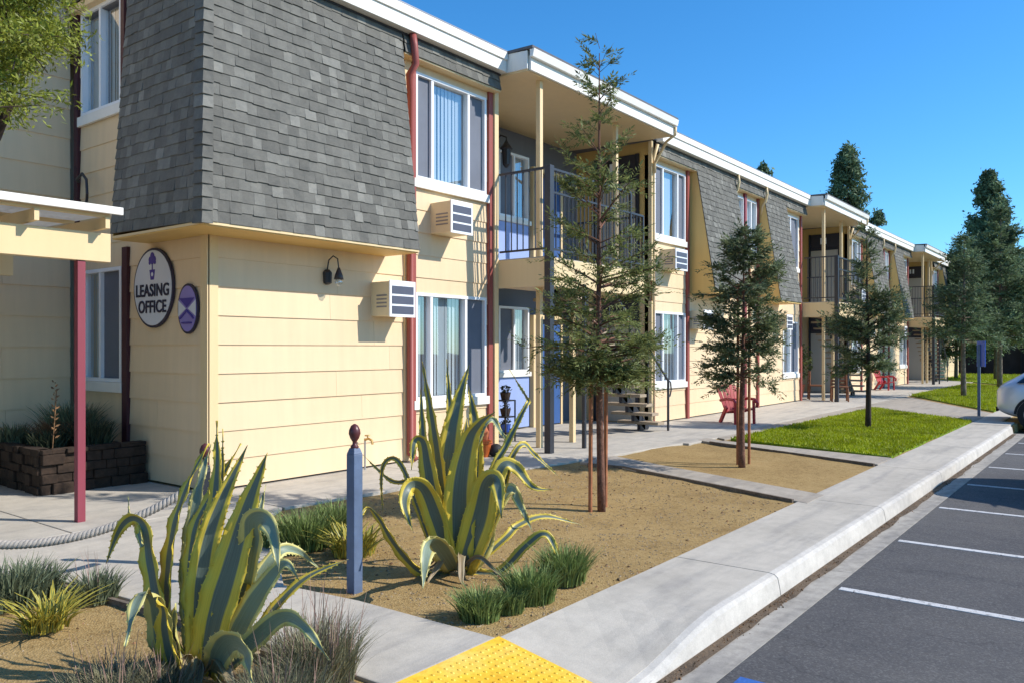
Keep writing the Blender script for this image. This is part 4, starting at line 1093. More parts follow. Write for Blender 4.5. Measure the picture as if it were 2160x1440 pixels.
m_ = MB(); m_.lathe((px, py, 0), [(.07, 0), (.10, .2), (.115, .21), (.115, .25), (.09, .25), (.08, .2)], 14); m_.build('pot', M['orange'], t)
m_ = MB(); m_.lathe((px, py, .25), [(.05, 0), (.07, .12), (.03, .2)], 10); m_.build('inner_cap', M['terracotta'], t)
px, py = G(1046, 962)[:2]
m_ = MB(); m_.lathe((px, py, 0), [(.05, 0), (.11, .04), (.12, .1), (.07, .17), (.03, .19)], 12); o = m_.build('garden_ball', M['black'], None, loc=(px, py, 0), smooth=True); tag(o, 'small dark round pot beside the orange pot at the red batten', 'pot')
px, py = FX(1066, 8.6), 8.6
t = thing('plant_stand', (px, py, 0), 'dark tiered plant stand with small pots by the light blue panel', 'plant stand')
m_ = MB()
for z in (.15, .42, .70): m_.box(px-.14, px+.14, py-.12, py+.12, z, z+.02)
for a in (-.13, .13):
    for b in (-.11, .11): m_.box(px+a-.01, px+a+.01, py+b-.01, py+b+.01, 0, .72)
m_.build('frame', M['iron'], t)
for z, mt in ((.17, 'signblue'), (.44, 'bark_dark'), (.72, 'bark_dark')):
    m_ = MB(); m_.lathe((px, py, z), [(.07, 0), (.10, .13), (.09, .13)], 10); m_.build('pot', M[mt], t)
    m_ = MB(); leafball(m_, (px, py, z+.17), .10, 60, .06); m_.build('foliage', M['bush_dark'], t)
# roof vents
for q, (px, py) in enumerate(((1388, 240), (1552, 342))):
    x = FX(px, 8.9); z = at(px, py, x*CT+8.9*ST).z
    t = thing('roof_vent', (x, 8.9, 6.2), ['small dark roof vent at the far end of the first porch roof', 'small dark roof vent above the middle facade section'][q], 'roof vent')
    m_ = MB(); m_.tube([(x, 8.9, 6.2), (x, 8.9, z-.03)], .06, 10); m_.build('pipe', M['iron'], t)
    m_ = MB(); m_.lathe((x, 8.9, z-.04), [(.06, -.06), (.13, -.04), (.13, .03), (.05, .08)], 12); m_.build('cap', M['iron'], t)

# accessible parking sign post at the far kerb
g = G(2065, 877)
t = thing('parking_sign', (g.x, g.y, 0), 'blue parking sign seen nearly edge on, on a dark post by the far kerb', 'sign')
m_ = MB(); m_.box(g.x-.03, g.x+.03, g.y-.03, g.y+.03, 0, 1.7); m_.build('post', M['bluepost'], t)
ca, sa = math.cos(.72), math.sin(.72)
m_ = MB(); 
def SP(u, w, z): return (g.x+u*ca-w*sa-.02, g.y+u*sa+w*ca-.05, z)
m_.hexa([SP(-.15, -.01, 1.18), SP(.15, -.01, 1.18), SP(.15, .01, 1.18), SP(-.15, .01, 1.18)], [SP(-.15, -.01, 1.78), SP(.15, -.01, 1.78), SP(.15, .01, 1.78), SP(-.15, .01, 1.78)])
m_.build('sign_panel', M['signblue'], t)
m_ = MB(); m_.hexa([SP(-.11, -.014, 1.3), SP(.11, -.014, 1.3), SP(.11, -.011, 1.3), SP(-.11, -.011, 1.3)], [SP(-.11, -.014, 1.62), SP(.11, -.014, 1.62), SP(.11, -.011, 1.62), SP(-.11, -.011, 1.62)])
m_.build('sign_patch', M['vinyl'], t)

# ---------- parked cars (nose toward the kerb, +y) ----------
def car(x0, y0, label, scale=(1, 1, 1), rear=False):
    """x0: near side of the car, y0: nose"""
    t = thing('parked_car', (x0+.9, y0-2.2, -.15), label, 'car')
    S_ = scale; 
    # sections along length s (0 = nose), each: half width, z low, belt z, roof half width, roof z
    sec = [(0.0, .62, .42, .60, .60, .62), (.10, .78, .28, .68, .70, .74), (.35, .86, .22, .78, .76, .86), (.8, .90, .20, .90, .80, .97), (1.15, .90, .20, .96, .80, 1.03),
           (1.75, .90, .20, .98, .66, 1.40), (2.3, .90, .20, .99, .62, 1.50), (3.0, .90, .20, 1.0, .62, 1.50), (3.7, .90, .20, 1.0, .62, 1.40), (4.15, .88, .22, .98, .66, 1.08), (4.4, .80, .32, .90, .68, .95), (4.5, .70, .42, .80, .62, .82)]
    if rear: sec = [(4.5-q[0],)+q[1:] for q in sec[::-1]]
    def ring(s, hw, zl, zb, rw, zr):
        pr = [(-hw*.92, zl), (-hw, zl+.12), (-hw*1.0, (zl+zb)/2), (-hw*.98, zb), (-(hw*.4+rw*.6), (zb+zr*1.2)/2.2), (-rw, zr-.02), (-rw*.7, zr+.02), (0, zr+.035)]
        pr = pr+[(-a, b) for a, b in pr[-2::-1]]
        return [(x0+.9+a*S_[0], y0-s*S_[1], -.15+b*S_[2]) for a, b in pr]
    m_ = MB(); rs = [ring(*q) for q in sec]; n = len(rs[0]); vs = [v for r in rs for v in r]
    fs = [(i*n+k, (i+1)*n+k, (i+1)*n+k+1, i*n+k+1) for i in range(len(rs)-1) for k in range(n-1)]
    fs += [(i*n+n-1, (i+1)*n+n-1, (i+1)*n, i*n) for i in range(len(rs)-1)]
    fs += [tuple(range(n)), tuple((len(rs)-1)*n+k for k in range(n-1, -1, -1))]
    m_.add(vs, fs); b = m_.build('body', M['carpaint'], t, smooth=True)
    sb = b.modifiers.new('s', 'SUBSURF'); sb.levels = 2; sb.render_levels = 2
    # windows: side glass, windscreen
    for sd in (-1, 1):
        for sA, sB in (((1.42, 2.45), (2.55, 3.75)) if not rear else ((.42, 1.95), (2.05, 3.08))):
            def sp(s, f):
                for q0, q1 in zip(sec, sec[1:]):
                    if q0[0] <= s <= q1[0]:
                        k = (s-q0[0])/(q1[0]-q0[0]); v = [a*(1-k)+b_*k for a, b_ in zip(q0, q1)]; break
                hw, zb, rw, zr = v[1], v[3], v[4], v[5]
                a = hw*.97*(1-f)+rw*1.03*f+.012; z = zb+.02+(zr-zb-.08)*f
                return (x0+.9+sd*a*S_[0], y0-s*S_[1], -.15+z*S_[2])
            m_ = MB(); N_ = 6
            A_ = [sp(sA+(sB-sA)*i/N_, .02) for i in range(N_+1)]; B_ = [sp(sA+.15+(sB-sA-.25)*i/N_, .92) for i in range(N_+1)]
            m_.add(A_+B_, [(i, i+1, N_+2+i, N_+1+i) for i in range(N_)]); m_.build('side_window', M['carglass'], t)
    m_ = MB(); m_.quad((x0+.9-.70*S_[0], y0-(3.38 if rear else 1.12)*S_[1], -.15+1.06*S_[2]), (x0+.9+.70*S_[0], y0-(3.38 if rear else 1.12)*S_[1], -.15+1.06*S_[2]), (x0+.9+.60*S_[0], y0-(2.76 if rear else 1.74)*S_[1], -.15+1.45*S_[2]), (x0+.9-.60*S_[0], y0-(2.76 if rear else 1.74)*S_[1], -.15+1.45*S_[2])); m_.build('windscreen', M['carglass'], t)
    for sd in (-1, 1):
        for s in ((.85, 3.55) if not rear else (.78, 3.6)):
            xc = x0+.9+sd*.80*S_[0]; yc_ = y0-s*S_[1]; zc_ = -.15+.33; r = .33
            wp_ = part('wheel', t, (xc, yc_, zc_))
            def cyl(r0, xa, xb, mt, nm, nn=28):
                m_ = MB(); vs = [(x_, yc_+r0*math.cos(2*math.pi*k/nn), zc_+r0*math.sin(2*math.pi*k/nn)) for x_ in (xa, xb) for k in range(nn)]
                m_.add(vs, [(k, (k+1) % nn, nn+(k+1) % nn, nn+k) for k in range(nn)]+[tuple(range(nn)), tuple(range(2*nn-1, nn-1, -1))]); m_.build(nm, M[mt], wp_, bevel=.01)
            cyl(r, xc-.10, xc+.115*sd if sd > 0 else xc+.10, 'black', 'tyre') if sd > 0 else cyl(r, xc-.115, xc+.10, 'black', 'tyre')
            cyl(.21, xc+sd*.116, xc+sd*.13, 'steel', 'rim')
            m_ = MB(); nn = 24
            ra, rb = .345, .40
            vs = []
            for k in range(nn+1):
                a = math.pi*k/nn; 
                for rr in (ra, rb): vs.append((xc+sd*.114, yc_+rr*math.cos(a), zc_+rr*math.sin(a)))
            m_.add(vs, [(2*k, 2*k+1, 2*k+3, 2*k+2) for k in range(nn)]); m_.build('wheel_arch', M['black'], t)
        m_ = MB(); m_.lathe((x0+.9+sd*.60*S_[0], y0-.13*S_[1], -.15+.66*S_[2]), [(.03, -.05), (.10, -.03), (.10, .03), (.03, .05)], 12); m_.build('headlight', M['vinyl'], t)
    m_ = MB(); m_.box(x0+.5, x0+1.3, y0-.02, y0+.015, .20, .30); m_.build('grille', M['black'], t)
    return t
car(20.55, 2.45, 'silver hatchback parked against the kerb at the right edge', rear=True)
# unseen van added off frame to cast the tree shade on the sidewalk
car(11.35, .95, 'unseen van added outside the right of the view to shade the sidewalk', (1.0, 1.15, 1.42))
# ================= AGAVES AND LOW PLANTS =================
def catmull(P, n):
    out = []; P = [P[0]*2-P[1]] + P + [P[-1]*2-P[-2]]
    for i in range(1, len(P)-2):
        for k in range(n):
            t = k/n; a, b, c, d = P[i-1], P[i], P[i+1], P[i+2]
            out.append(.5*((2*b)+(c-a)*t+(2*a-5*b+4*c-d)*t*t+(3*b-a-3*c+d)*t*t*t))
    out.append(P[-2]); return out
VIEW = Vector((CT, ST, 0))
def agave_leaf(parent, pts, w, tw, mat, gut=.35, base_w=.75, label=None, teeth=True, flip=1):
    """pts: 3-D centre line, w: greatest width in metres, tw: turn of the blade about its length"""
    L = catmull([Vector(p) for p in pts], 7); n = len(L)
    seg = [0]
    for a, b in zip(L, L[1:]): seg.append(seg[-1]+(b-a).length)
    tot = seg[-1]; prev = None
    V = []; F = []; UV = []; cols = 7
    tops = []; 
    for i, p in enumerate(L):
        t = (L[min(n-1, i+1)]-L[max(0, i-1)]).normalized()
        s = seg[i]/tot
        out = VIEW*-1
        side = t.cross(out)
        side = side.normalized() if side.length > .15 else (prev if prev is not None else Vector((ST, -CT, 0)))
        if prev is not None:
            if side.dot(prev) < 0: side = -side
            side = (side*.5+prev*.5).normalized()
        prev = side
        nrm = t.cross(side).normalized()
        if nrm.dot(out) < 0: nrm = -nrm
        sd = (side*math.cos(tw)+nrm*math.sin(tw)); nn = (nrm*math.cos(tw)-side*math.sin(tw))
        prof = base_w+(1-base_w)*min(1, s/.35) if s < .35 else (1-((s-.35)/.65)**1.7)
        prof = max(prof, .03)
        ww = w*prof*.5
        th = (.016*(1-s)**1.1+.0025)*min(1, w/.08)
        g = gut*(1-.5*s)
        ring = []
        for k in range(cols):
            q = -1+2*k/(cols-1)
            wav = .010*math.sin(seg[i]*38+q*2)*abs(q)**3*min(1, w/.1) if abs(q) > .6 else 0
            ring.append(p+sd*ww*q+nn*flip*(ww*g*(q*q)+wav))
        low = [r-nn*flip*th*(1-(-1+2*k/(cols-1))**2*.85) for k, r in enumerate(ring)]
        V += ring+low[::-1]
        tops.append((ring, sd, t))
    m2 = 2*cols
    for i in range(n-1):
        for k in range(m2):
            a = i*m2+k; b = i*m2+(k+1) % m2; F.append((a, b, b+m2, a+m2))
            def U(kk): 
                kk = kk if kk < cols else (2*cols-1-kk); return kk/(cols-1)
            k2 = (k+1) % m2
            UV += [(U(k), seg[i]), (U(k2), seg[i]), (U(k2), seg[i+1]), (U(k), seg[i+1])]
    F.append(tuple(range(m2-1, -1, -1))); UV += [(.5, 0)]*m2
    F.append(tuple((n-1)*m2+k for k in range(m2))); UV += [(.5, 1)]*m2
    # marginal teeth
    if teeth:
        d = 0.03; acc = 0
        for i in range(1, n-2):
            acc += seg[i]-seg[i-1]
            if acc < d: continue
            acc = 0
            ring, sd, t = tops[i]
            for e, sg in ((ring[0], -1), (ring[-1], 1)):
                q = len(V); V += [e-t*.006, e+t*.006, e+sd*sg*.007+t*.002]; F.append((q, q+1, q+2)); UV += [(0, 0)]*3
    m_ = MB(); m_.v = [tuple(v) for v in V]; m_.f = F; m_.m = [0]*len(F); m_.uv = UV
    o = m_.build('leaf', M[mat], parent, smooth=True)
    if label: o['label'] = label
    return o
def agave(base, depth, leaves, label):
    t = thing('variegated_agave', at(base[0], base[1], depth), label, 'agave', 'large variegated agaves in the beds'); 
    t.location.z = 0
    for i, (w, tw, dz, mt, px) in enumerate(leaves):
        n = len(px); P = []
        for k, (x, y) in enumerate(px):
            s = k/(n-1); P.append(at(x, y, depth+dz*s**1.0))
        P[0].z = max(P[0].z, .01)
        agave_leaf(t, P, w*(1.12 if w > 20 else 1.05)*depth/FPX, tw*.7, mt, gut=.42 if w > 30 else .55)
    b = at(base[0], base[1], depth)
    for k in range(9):                    # withered leaves lying round the foot
        a = R.uniform(0, 6.28); L_ = R.uniform(.22, .42); c_, s_ = math.cos(a), math.sin(a)
        P = [Vector((b.x+c_*.04, b.y+s_*.04, .05)), Vector((b.x+c_*L_*.4, b.y+s_*L_*.4, .10+R.uniform(0, .06))), Vector((b.x+c_*L_*.8, b.y+s_*L_*.8, .03)), Vector((b.x+c_*L_-s_*.05, b.y+s_*L_+c_*.05, .012))]
        agave_leaf(t, P, R.uniform(.03, .06), R.uniform(-.9, .9), 'agave_dry', gut=.9, teeth=False, label='withered brown leaf')
    return t
A1 = [
 (74, .15, -.10, 'agave', [(433,1425),(453,1308),(488,1191),(523,1067),(564,954)]),
 (52, -.25, -.05, 'agave', [(418,1425),(422,1269),(437,1152),(468,1055),(522,938)]),
 (42, .3, .05, 'agave', [(412,1415),(418,1230),(446,1113),(458,997),(457,886)]),
 (18, .2, .10, 'agave', [(430,1300),(460,1100),(469,1000),(470,903)]),
 (30, .9, .10, 'agave', [(400,1300),(398,1230),(412,1115),(449,1040),(508,934)]),
 (44, 1.0, .12, 'agave', [(392,1425),(360,1340),(353,1240),(367,1113),(402,1008),(441,934)]),
 (44, .35, .30, 'agave_pale', [(410,1380),(404,1269),(408,1113),(425,1008),(445,936)]),
 (44, .5, .15, 'agave', [(402,1425),(340,1290),(318,1190),(306,1115),(285,1092),(262,1102),(243,1135),(224,1188)]),
 (16, .4, .28, 'agave_pale', [(300,1150),(290,1110),(275,1090),(270,1046)]),
 (52, .2, -.55, 'agave_pale', [(400,1432),(350,1360),(338,1290),(322,1256),(300,1252),(282,1290),(264,1362)]),
 (26, .6, .25, 'agave_pale', [(405,1400),(392,1250),(388,1170),(398,1105)]),
 (60, .3, .10, 'agave', [(449,1420),(492,1289),(528,1182),(550,1115)]),
 (46, .15, -.30, 'agave_pale', [(520,1230),(532,1140),(533,1100),(556,1092),(578,1130),(588,1205)]),
 (30, .5, .30, 'agave_pale', [(470,1380),(520,1200),(546,1090),(561,1020)]),
 (48, .35, -.1, 'agave_pale', [(460,1420),(525,1288),(580,1205),(606,1188),(632,1224)]),
 (36, .4, .35, 'agave_pale', [(480,1390),(546,1225),(588,1164),(626,1160),(672,1196)]),
 (24, .6, .10, 'agave', [(450,1432),(534,1343),(590,1270),(650,1215),(735,1178)]),
 (58, .2, -.75, 'agave_pale', [(450,1436),(466,1375),(490,1352),(518,1372),(532,1440)]),
 (40, .3, -.45, 'agave_pale', [(455,1436),(540,1345),(596,1300),(640,1318),(695,1391)]),
 (44, .5, -.40, 'agave', [(420,1440),(372,1410),(350,1340),(345,1285),(330,1262)]),
 (34, .9, -.2, 'agave_pale', [(425,1440),(380,1390),(368,1320),(372,1270)]),
 (66, -.1, .2, 'agave', [(440,1400),(470,1270),(505,1150),(540,1060)]),
]
agave((430, 1425), 3.93, A1, 'large blue green and yellow striped agave at the lower left')
A2 = [
 (54, .1, .05, 'agave', [(953,1200),(942,1071),(950,934),(969,837),(990,768)]),
 (62, -.15, -.35, 'agave', [(969,1200),(970,1040),(988,934),(1012,892),(1044,868)]),
 (32, .7, -.05, 'agave', [(945,1190),(930,1012),(914,896),(891,762)]),
 (24, .3, .15, 'agave', [(930,1150),(899,985),(887,816)]),
 (22, .2, .30, 'agave', [(950,1160),(950,895),(942,757)]),
 (42, .2, .30, 'agave', [(985,1190),(1000,1012),(1002,896),(988,812)]),
 (42, .3, -.15, 'agave', [(950,1195),(918,1070),(902,980),(892,930),(874,932),(868,990)]),
 (46, .25, -.45, 'agave', [(955,1200),(915,1075),(893,1028),(866,1022),(853,1060),(870,1118)]),
 (44, .2, -.85, 'agave_pale', [(960,1218),(938,1165),(918,1142),(901,1160),(892,1240)]),
 (22, .7, -.35, 'agave', [(950,1218),(891,1206),(837,1152),(798,1090),(775,1070),(757,1095)]),
 (13, .4, .25, 'agave', [(920,1180),(878,1060),(855,995),(834,966),(812,974),(804,1010),(808,1085)]),
 (15, .5, .35, 'agave', [(925,1160),(898,1060),(870,1016),(825,1012),(765,958)]),
 (17, .6, .35, 'agave', [(990,1180),(1035,1005),(1070,935),(1108,858),(1115,846),(1108,832),(1074,778)]),
 (24, .7, .2, 'agave_pale', [(978,1180),(990,1000),(1012,915),(1037,884),(1060,915),(1092,952)]),
 (38, .4, .1, 'agave', [(985,1200),(1031,1071),(1058,985),(1088,985),(1124,1026),(1166,1032)]),
 (18, .7, .35, 'agave', [(1000,1180),(1055,1050),(1080,965),(1104,936),(1130,960),(1185,1010)]),
 (60, .1, -.35, 'agave', [(975,1210),(1012,1090),(1028,1018),(1048,1015),(1058,1092)]),
 (30, .4, .15, 'agave_pale', [(995,1205),(1046,1075),(1076,1030),(1094,1058),(1124,1122)]),
 (17, .7, .35, 'agave', [(990,1215),(1065,1135),(1095,1106),(1150,1088),(1228,1106)]),
 (20, .7, -.1, 'agave', [(985,1225),(1050,1207),(1110,1150),(1146,1125),(1168,1150),(1202,1243)]),
 (44, .5, .1, 'agave_pale', [(985,1215),(1020,1150),(1045,1085)]),
 (60, -.1, .25, 'agave', [(960,1200),(958,1080),(975,980),(985,880)]),
 (40, .5, .0, 'agave', [(990,1215),(1010,1130),(1040,1060),(1062,1010)]),
]
agave((969, 1215), 5.78, A2, 'large striped agave on the middle bed right of the blue grey post')

def tuft(x, y, r, h, n, mat, label, name='grass_tuft', cat='tuft', spread=.55, w=.007, spikes=0, group=None, z0=-.01, uv=False):
    t = thing(name, (x, y, z0), label, cat, group)
    def blades(n, hh0, hh1, w, sp, mt, nm, curve=1.0, rr=1):
        V = []; F = []; UV = []
        for k in range(n):
            a = R.uniform(0, 6.283); q = R.random()**.6*r*.5*rr; bx, by = x+q*math.cos(a), y+q*math.sin(a)
            a2 = a+R.gauss(0, .8); L = h*R.uniform(hh0, hh1)*(1-.35*q/r); out = sp*R.uniform(.1, 1.35)*L
            pv = a2+1.57+R.gauss(0, .6); dx, dy = math.cos(pv)*w*.5, math.sin(pv)*w*.5
            i = len(V); S4 = 4
            for s in range(S4+1):
                u = s/S4; f = u**1.7*curve; zz = z0+L*(u-.28*u*u*sp); px_, py_ = bx+math.cos(a2)*out*f, by+math.sin(a2)*out*f
                ww = 1 if u < .6 else (1-(u-.6)/.45)
                V += [(px_-dx*ww, py_-dy*ww, zz), (px_+dx*ww, py_+dy*ww, zz)]
            for s in range(S4): F.append((i+2*s, i+2*s+1, i+2*s+3, i+2*s+2)); UV += [(0, u), (1, u), (1, u), (0, u)]
        m_ = MB(); m_.v = V; m_.f = F; m_.m = [0]*len(F)
        if uv: m_.uv = UV
        return m_.build(nm, M[mt], t)
    blades(n, .55, 1.1, w, spread, mat, 'foliage')
    if spikes: blades(spikes, 1.15, 1.75, .004, spread*.5, 'laven_fl', 'flower_spikes', rr=1.1)
    return t
def T(px, py, r, h, n, mat, label, **k):
    g = G(px, py); return tuft(g.x, g.y, r, h, n, mat, label, **k)
gr = 'small grassy clumps on the beds'
T(640, 1150, .42, .36, 750, 'tuft', 'green grassy clump behind the left agave and left of the post', group=gr, w=.011)
T(712, 1118, .36, .32, 600, 'tuft', 'green grassy clump directly left of the blue grey post', group=gr, w=.011)
T(590, 1150, .28, .28, 350, 'tuft', 'smaller green clump tucked behind the left agave tip', group=gr, w=.010)
T(745, 1165, .34, .34, 150, 'flax', 'yellow striped spiky plant behind the blue grey post', name='yellow_flax', cat='flax plant', spread=.95, w=.022, uv=True)
T(98, 1322, .22, .30, 130, 'flax', 'yellow striped spiky plant at the lower left', name='yellow_flax', cat='flax plant', spread=1.0, w=.020, uv=True)
T(20, 1270, .42, .32, 700, 'tuft_blue', 'blue green clump at the left edge behind the yellow plant', group=gr, w=.010)
T(80, 1250, .30, .26, 400, 'tuft_blue', 'blue green clump directly behind the lower left yellow plant', group=gr, w=.010)
T(200, 1262, .26, .24, 420, 'tuft_blue', 'grey green clump right of the lower left yellow plant', group=gr, w=.009, spikes=10)
lg = 'lavender clumps round the left agave'
T(240, 1490, .40, .24, 1500, 'laven', 'grey lavender clump left of the left agave at the bottom edge', name='lavender_clump', cat='lavender', w=.0045, spikes=45, group=lg)
T(340, 1478, .28, .20, 800, 'laven', 'grey lavender clump touching the left agave base', name='lavender_clump', cat='lavender', w=.0045, spikes=30, group=lg)
T(590, 1510, .38, .27, 1400, 'laven', 'grey green lavender clump at the bottom right of the left agave', name='lavender_clump', cat='lavender', w=.0045, spikes=50, group=lg)
T(665, 1440, .36, .36, 1700, 'laven', 'tall purple spiked lavender clump at the concrete path edge', name='lavender_clump', cat='lavender', w=.0045, spikes=70, group=lg)
T(1012, 1300, .24, .22, 650, 'tuft', 'green grassy clump in front of the middle agave', group=gr, w=.008)
T(1075, 1285, .18, .18, 380, 'tuft', 'small green clump between two larger ones below the middle agave', group=gr, w=.008)
T(1120, 1262, .30, .27, 700, 'tuft', 'green grassy clump right of the middle agave', group=gr, w=.009)
T(1190, 1222, .30, .30, 750, 'tuft', 'green grassy clump farthest right by the middle agave leaf tip', group=gr, w=.009)
# plants in the stone planter
for q, (x, y, r, h, n, mt, lb) in enumerate([(4.1, 9.9, .35, .30, 400, 'bush_dark', 'dark green clump at the front corner of the stone planter'), (4.5, 9.75, .4, .42, 500, 'bush_dark', 'dark bushy clump in the stone planter beside the batten painted shade dark'),
        (4.6, 10.5, .5, .62, 700, 'tuft_blue', 'tall thin green clump in the planter under the shaded window'), (4.0, 10.7, .4, .35, 400, 'tuft_blue', 'grey green clump at the left end of the stone planter'), (4.3, 10.2, .4, .4, 400, 'dry', 'dry brown clump in the middle of the stone planter')]):
    tuft(x, y, r, h, n, mt, lb, w=.014, z0=.43, group='plants in the stone planter')
m_ = MB(); m_.tube([(4.0, 9.6, .4), (4.02, 9.58, .8), (4.05, 9.6, 1.15)], .006, 5)
for k in range(26): 
    z = .6+k*.025; a = k*2.4; m_.quad((4.02, 9.58, z), (4.02+.03*math.cos(a), 9.58+.03*math.sin(a), z+.005), (4.03+.05*math.cos(a), 9.58+.05*math.sin(a), z+.03), (4.02+.02*math.cos(a), 9.58+.02*math.sin(a), z+.025))
o = m_.build('flower_stalk', M['dry'], None, loc=(4, 9.6, .4)); tag(o, 'thin reddish dry flower stalk rising from the stone planter', 'flower stalk')
# ================= TREES =================
def redwood(x, y, h, crown0, prof, nb, mat, label, trunk_r=.05, seed=1, top_sparse=0, leaf=.055, tpb=12, lpt=12, bark='bark', name='young_redwood', lw=.16, up=.25, group='young conifers planted along the kerb'):
    r = random.Random(seed)
    t = thing(name, (x, y, 0), label, 'tree', group)
    m_ = MB(); npt = 14; cl = []
    for i in range(npt+1):
        s = i/npt; cl.append(Vector((x+.02*math.sin(s*7+seed), y+.02*math.cos(s*5+seed), -.05+h*s)))
    m_.tube(cl, [trunk_r*(1-.9*i/npt) for i in range(npt+1)], 10); m_.build('trunk', M[bark], t, smooth=True)
    V = []; F = []; B_ = MB()
    def leaflet(p, d, n, l):
        i = len(V); w = l*lw; sd = d.cross(n); sd = sd.normalized()*w if sd.length > 1e-6 else Vector((w, 0, 0))
        V.extend([p, p+d*l*.45+sd, p+d*l, p+d*l*.45-sd]); F.append((i, i+1, i+2, i+3))
    def spray(p, d, L):                  # a twig with two rows of leaflets
        d = d.normalized(); n = Vector((r.gauss(0, .5), r.gauss(0, .5), 1)).normalized(); sd = d.cross(n).normalized()
        for k in range(lpt):
            s = (k+.5)/lpt; q = p+d*L*s+Vector((0, 0, -.12*L*s*s)); sg = 1 if k % 2 else -1
            dd = (sd*sg+d*.8+Vector((r.gauss(0, .25), r.gauss(0, .25), r.gauss(0, .25)))).normalized()
            leaflet(q, dd, (n+Vector((r.gauss(0, .4), r.gauss(0, .4), 0))).normalized(), leaf*r.uniform(.7, 1.2)*(1-.4*s))
        leaflet(p+d*L*.9, d, n, leaf)
    az = 0
    for b in range(nb):
        s = r.random(); z = crown0+(h-crown0)*(s**(1.0+top_sparse))
        u = (z-crown0)/(h-crown0)
        rad = prof(u)*r.uniform(.55, 1.15)
        az += 2.4+r.uniform(-.4, .4)
        upk = up+u*.9+r.uniform(-.25, .2) if top_sparse else up+u*.3+r.uniform(-.3, .2)
        d = Vector((math.cos(az), math.sin(az), upk)).normalized()
        p0 = Vector((x, y, z)); npz = 5; pts = []
        for k in range(npz+1):
            q = k/npz; pts.append(p0+d*rad*q+Vector((0, 0, -.18*rad*q*q*(1-u)+.05*rad*q*q*u)))
        B_.tube(pts, [max(.0025, .012*(rad/.6)*(1-.8*k/npz)) for k in range(npz+1)], 5, cap=False)
        nt_ = max(3, int(tpb*rad/.6))
        for k in range(nt_):
            q = r.uniform(.18, 1.0)**.8; f = q*npz; j = min(npz-1, int(f)); p = pts[j].lerp(pts[j+1], f-j)
            sd = d.cross(Vector((0, 0, 1))).normalized()*(1 if r.random() < .5 else -1)
            dd = d*r.uniform(.3, 1.1)+sd*r.uniform(.2, 1.0)+Vector((0, 0, r.gauss(-.05, .35)))
            spray(p, dd, r.uniform(.10, .22)*(.6+.6*rad/.6)*(leaf/.055)**.5)
    B_.build('branches', M[bark], t)
    m_ = MB(); m_.v = [tuple(v) for v in V]; m_.f = F; m_.m = [0]*len(F); m_.build('crown', M[mat], t)
    return t
g1 = G(1265, 1072)
def p1(u):
    if u < .10: return .45+u*2.8
    if u < .45: return .76-.3*(u-.10)
    if u < .70: return .60-1.0*(u-.45)
    return max(.12, .32-.55*(u-.7))
redwood(g1.x, g1.y, 4.6, 1.30, p1, 150, 'needle', 'tall young redwood with sparse top shoots on the nearest soil bed', .042, 3, top_sparse=1.55, tpb=15, lpt=16, leaf=.068, lw=.15)
g2 = G(1567, 982)
def p2(u): return .84*( .60 if u < .35 else (.70-.1*u if u < .6 else .62-.9*(u-.6)))
redwood(g2.x, g2.y, 3.1, 1.12, p2, 105, 'needle_dark', 'short dark dense young redwood on the second soil bed', .05, 5, tpb=19, lpt=17, leaf=.08, lw=.17, bark='bark')
g3 = G(1830, 902)
def p3(u): return (.55+u if u < .2 else .85-1.1*(u-.2)) if u < .75 else .18
redwood(g3.x, g3.y, 4.0, 1.15, p3, 90, 'needle_dark', 'third young conifer standing on the bright green lawn', .062, 8, top_sparse=.5, leaf=.10, tpb=16, lpt=15, bark='bark_dark')
g4 = G(2033, 837)
redwood(g4.x, g4.y, 5.3, 1.7, lambda u: 1.1*(1-u)**.7+.1, 120, 'needle_far', 'fourth young conifer with pale trunk on the far lawn', .09, 11, leaf=.12, tpb=12, lpt=10, bark='bark_grey', lw=.22)
g5 = G(2110, 818)
redwood(g5.x, g5.y, 7.2, 1.9, lambda u: 1.6*(1-u)**.7+.1, 130, 'needle_far', 'fifth young conifer at the right edge of the far lawn', .11, 12, leaf=.17, tpb=12, lpt=10, bark='bark_grey', lw=.22)
g6 = G(2098, 806)
redwood(g6.x+4, g6.y+.4, 7.6, 2.0, lambda u: 1.7*(1-u)**.7+.1, 110, 'needle_far', 'sixth young conifer just behind the fifth on the far lawn', .11, 13, leaf=.19, tpb=11, lpt=9, bark='bark_grey', lw=.22)
g7 = Vector((49, 7.2, 0))
redwood(49, 7.6, 6.2, 1.2, lambda u: 1.9*(1-u)**.6+.1, 120, 'needle_far', 'bushy conifer close to the far end of the building', .1, 14, leaf=.2, tpb=11, lpt=9, bark='bark_grey', lw=.22)
# stakes of the first two trees
def stake(px, py, top_px, label):
    g = G(px, py); d = g.x*CT+g.y*ST; z = at(px, top_px, d).z
    m_ = MB(); m_.tube([(g.x, g.y, -.1), (g.x+.015, g.y, z)], .021, 8); o = m_.build('tree_stake', M['rustwood'], None, loc=(g.x, g.y, 0)); tag(o, label, 'stake', 'reddish lodgepole stakes holding young trees')
stake(1245, 1074, 790, 'thin reddish stake left of the nearest young redwood trunk')
stake(1277, 1064, 800, 'thin reddish stake right of the nearest young redwood trunk')
stake(1556, 977, 600, 'reddish stake left of the second young tree trunk')
stake(1580, 975, 560, 'reddish stake right of the second young tree trunk')

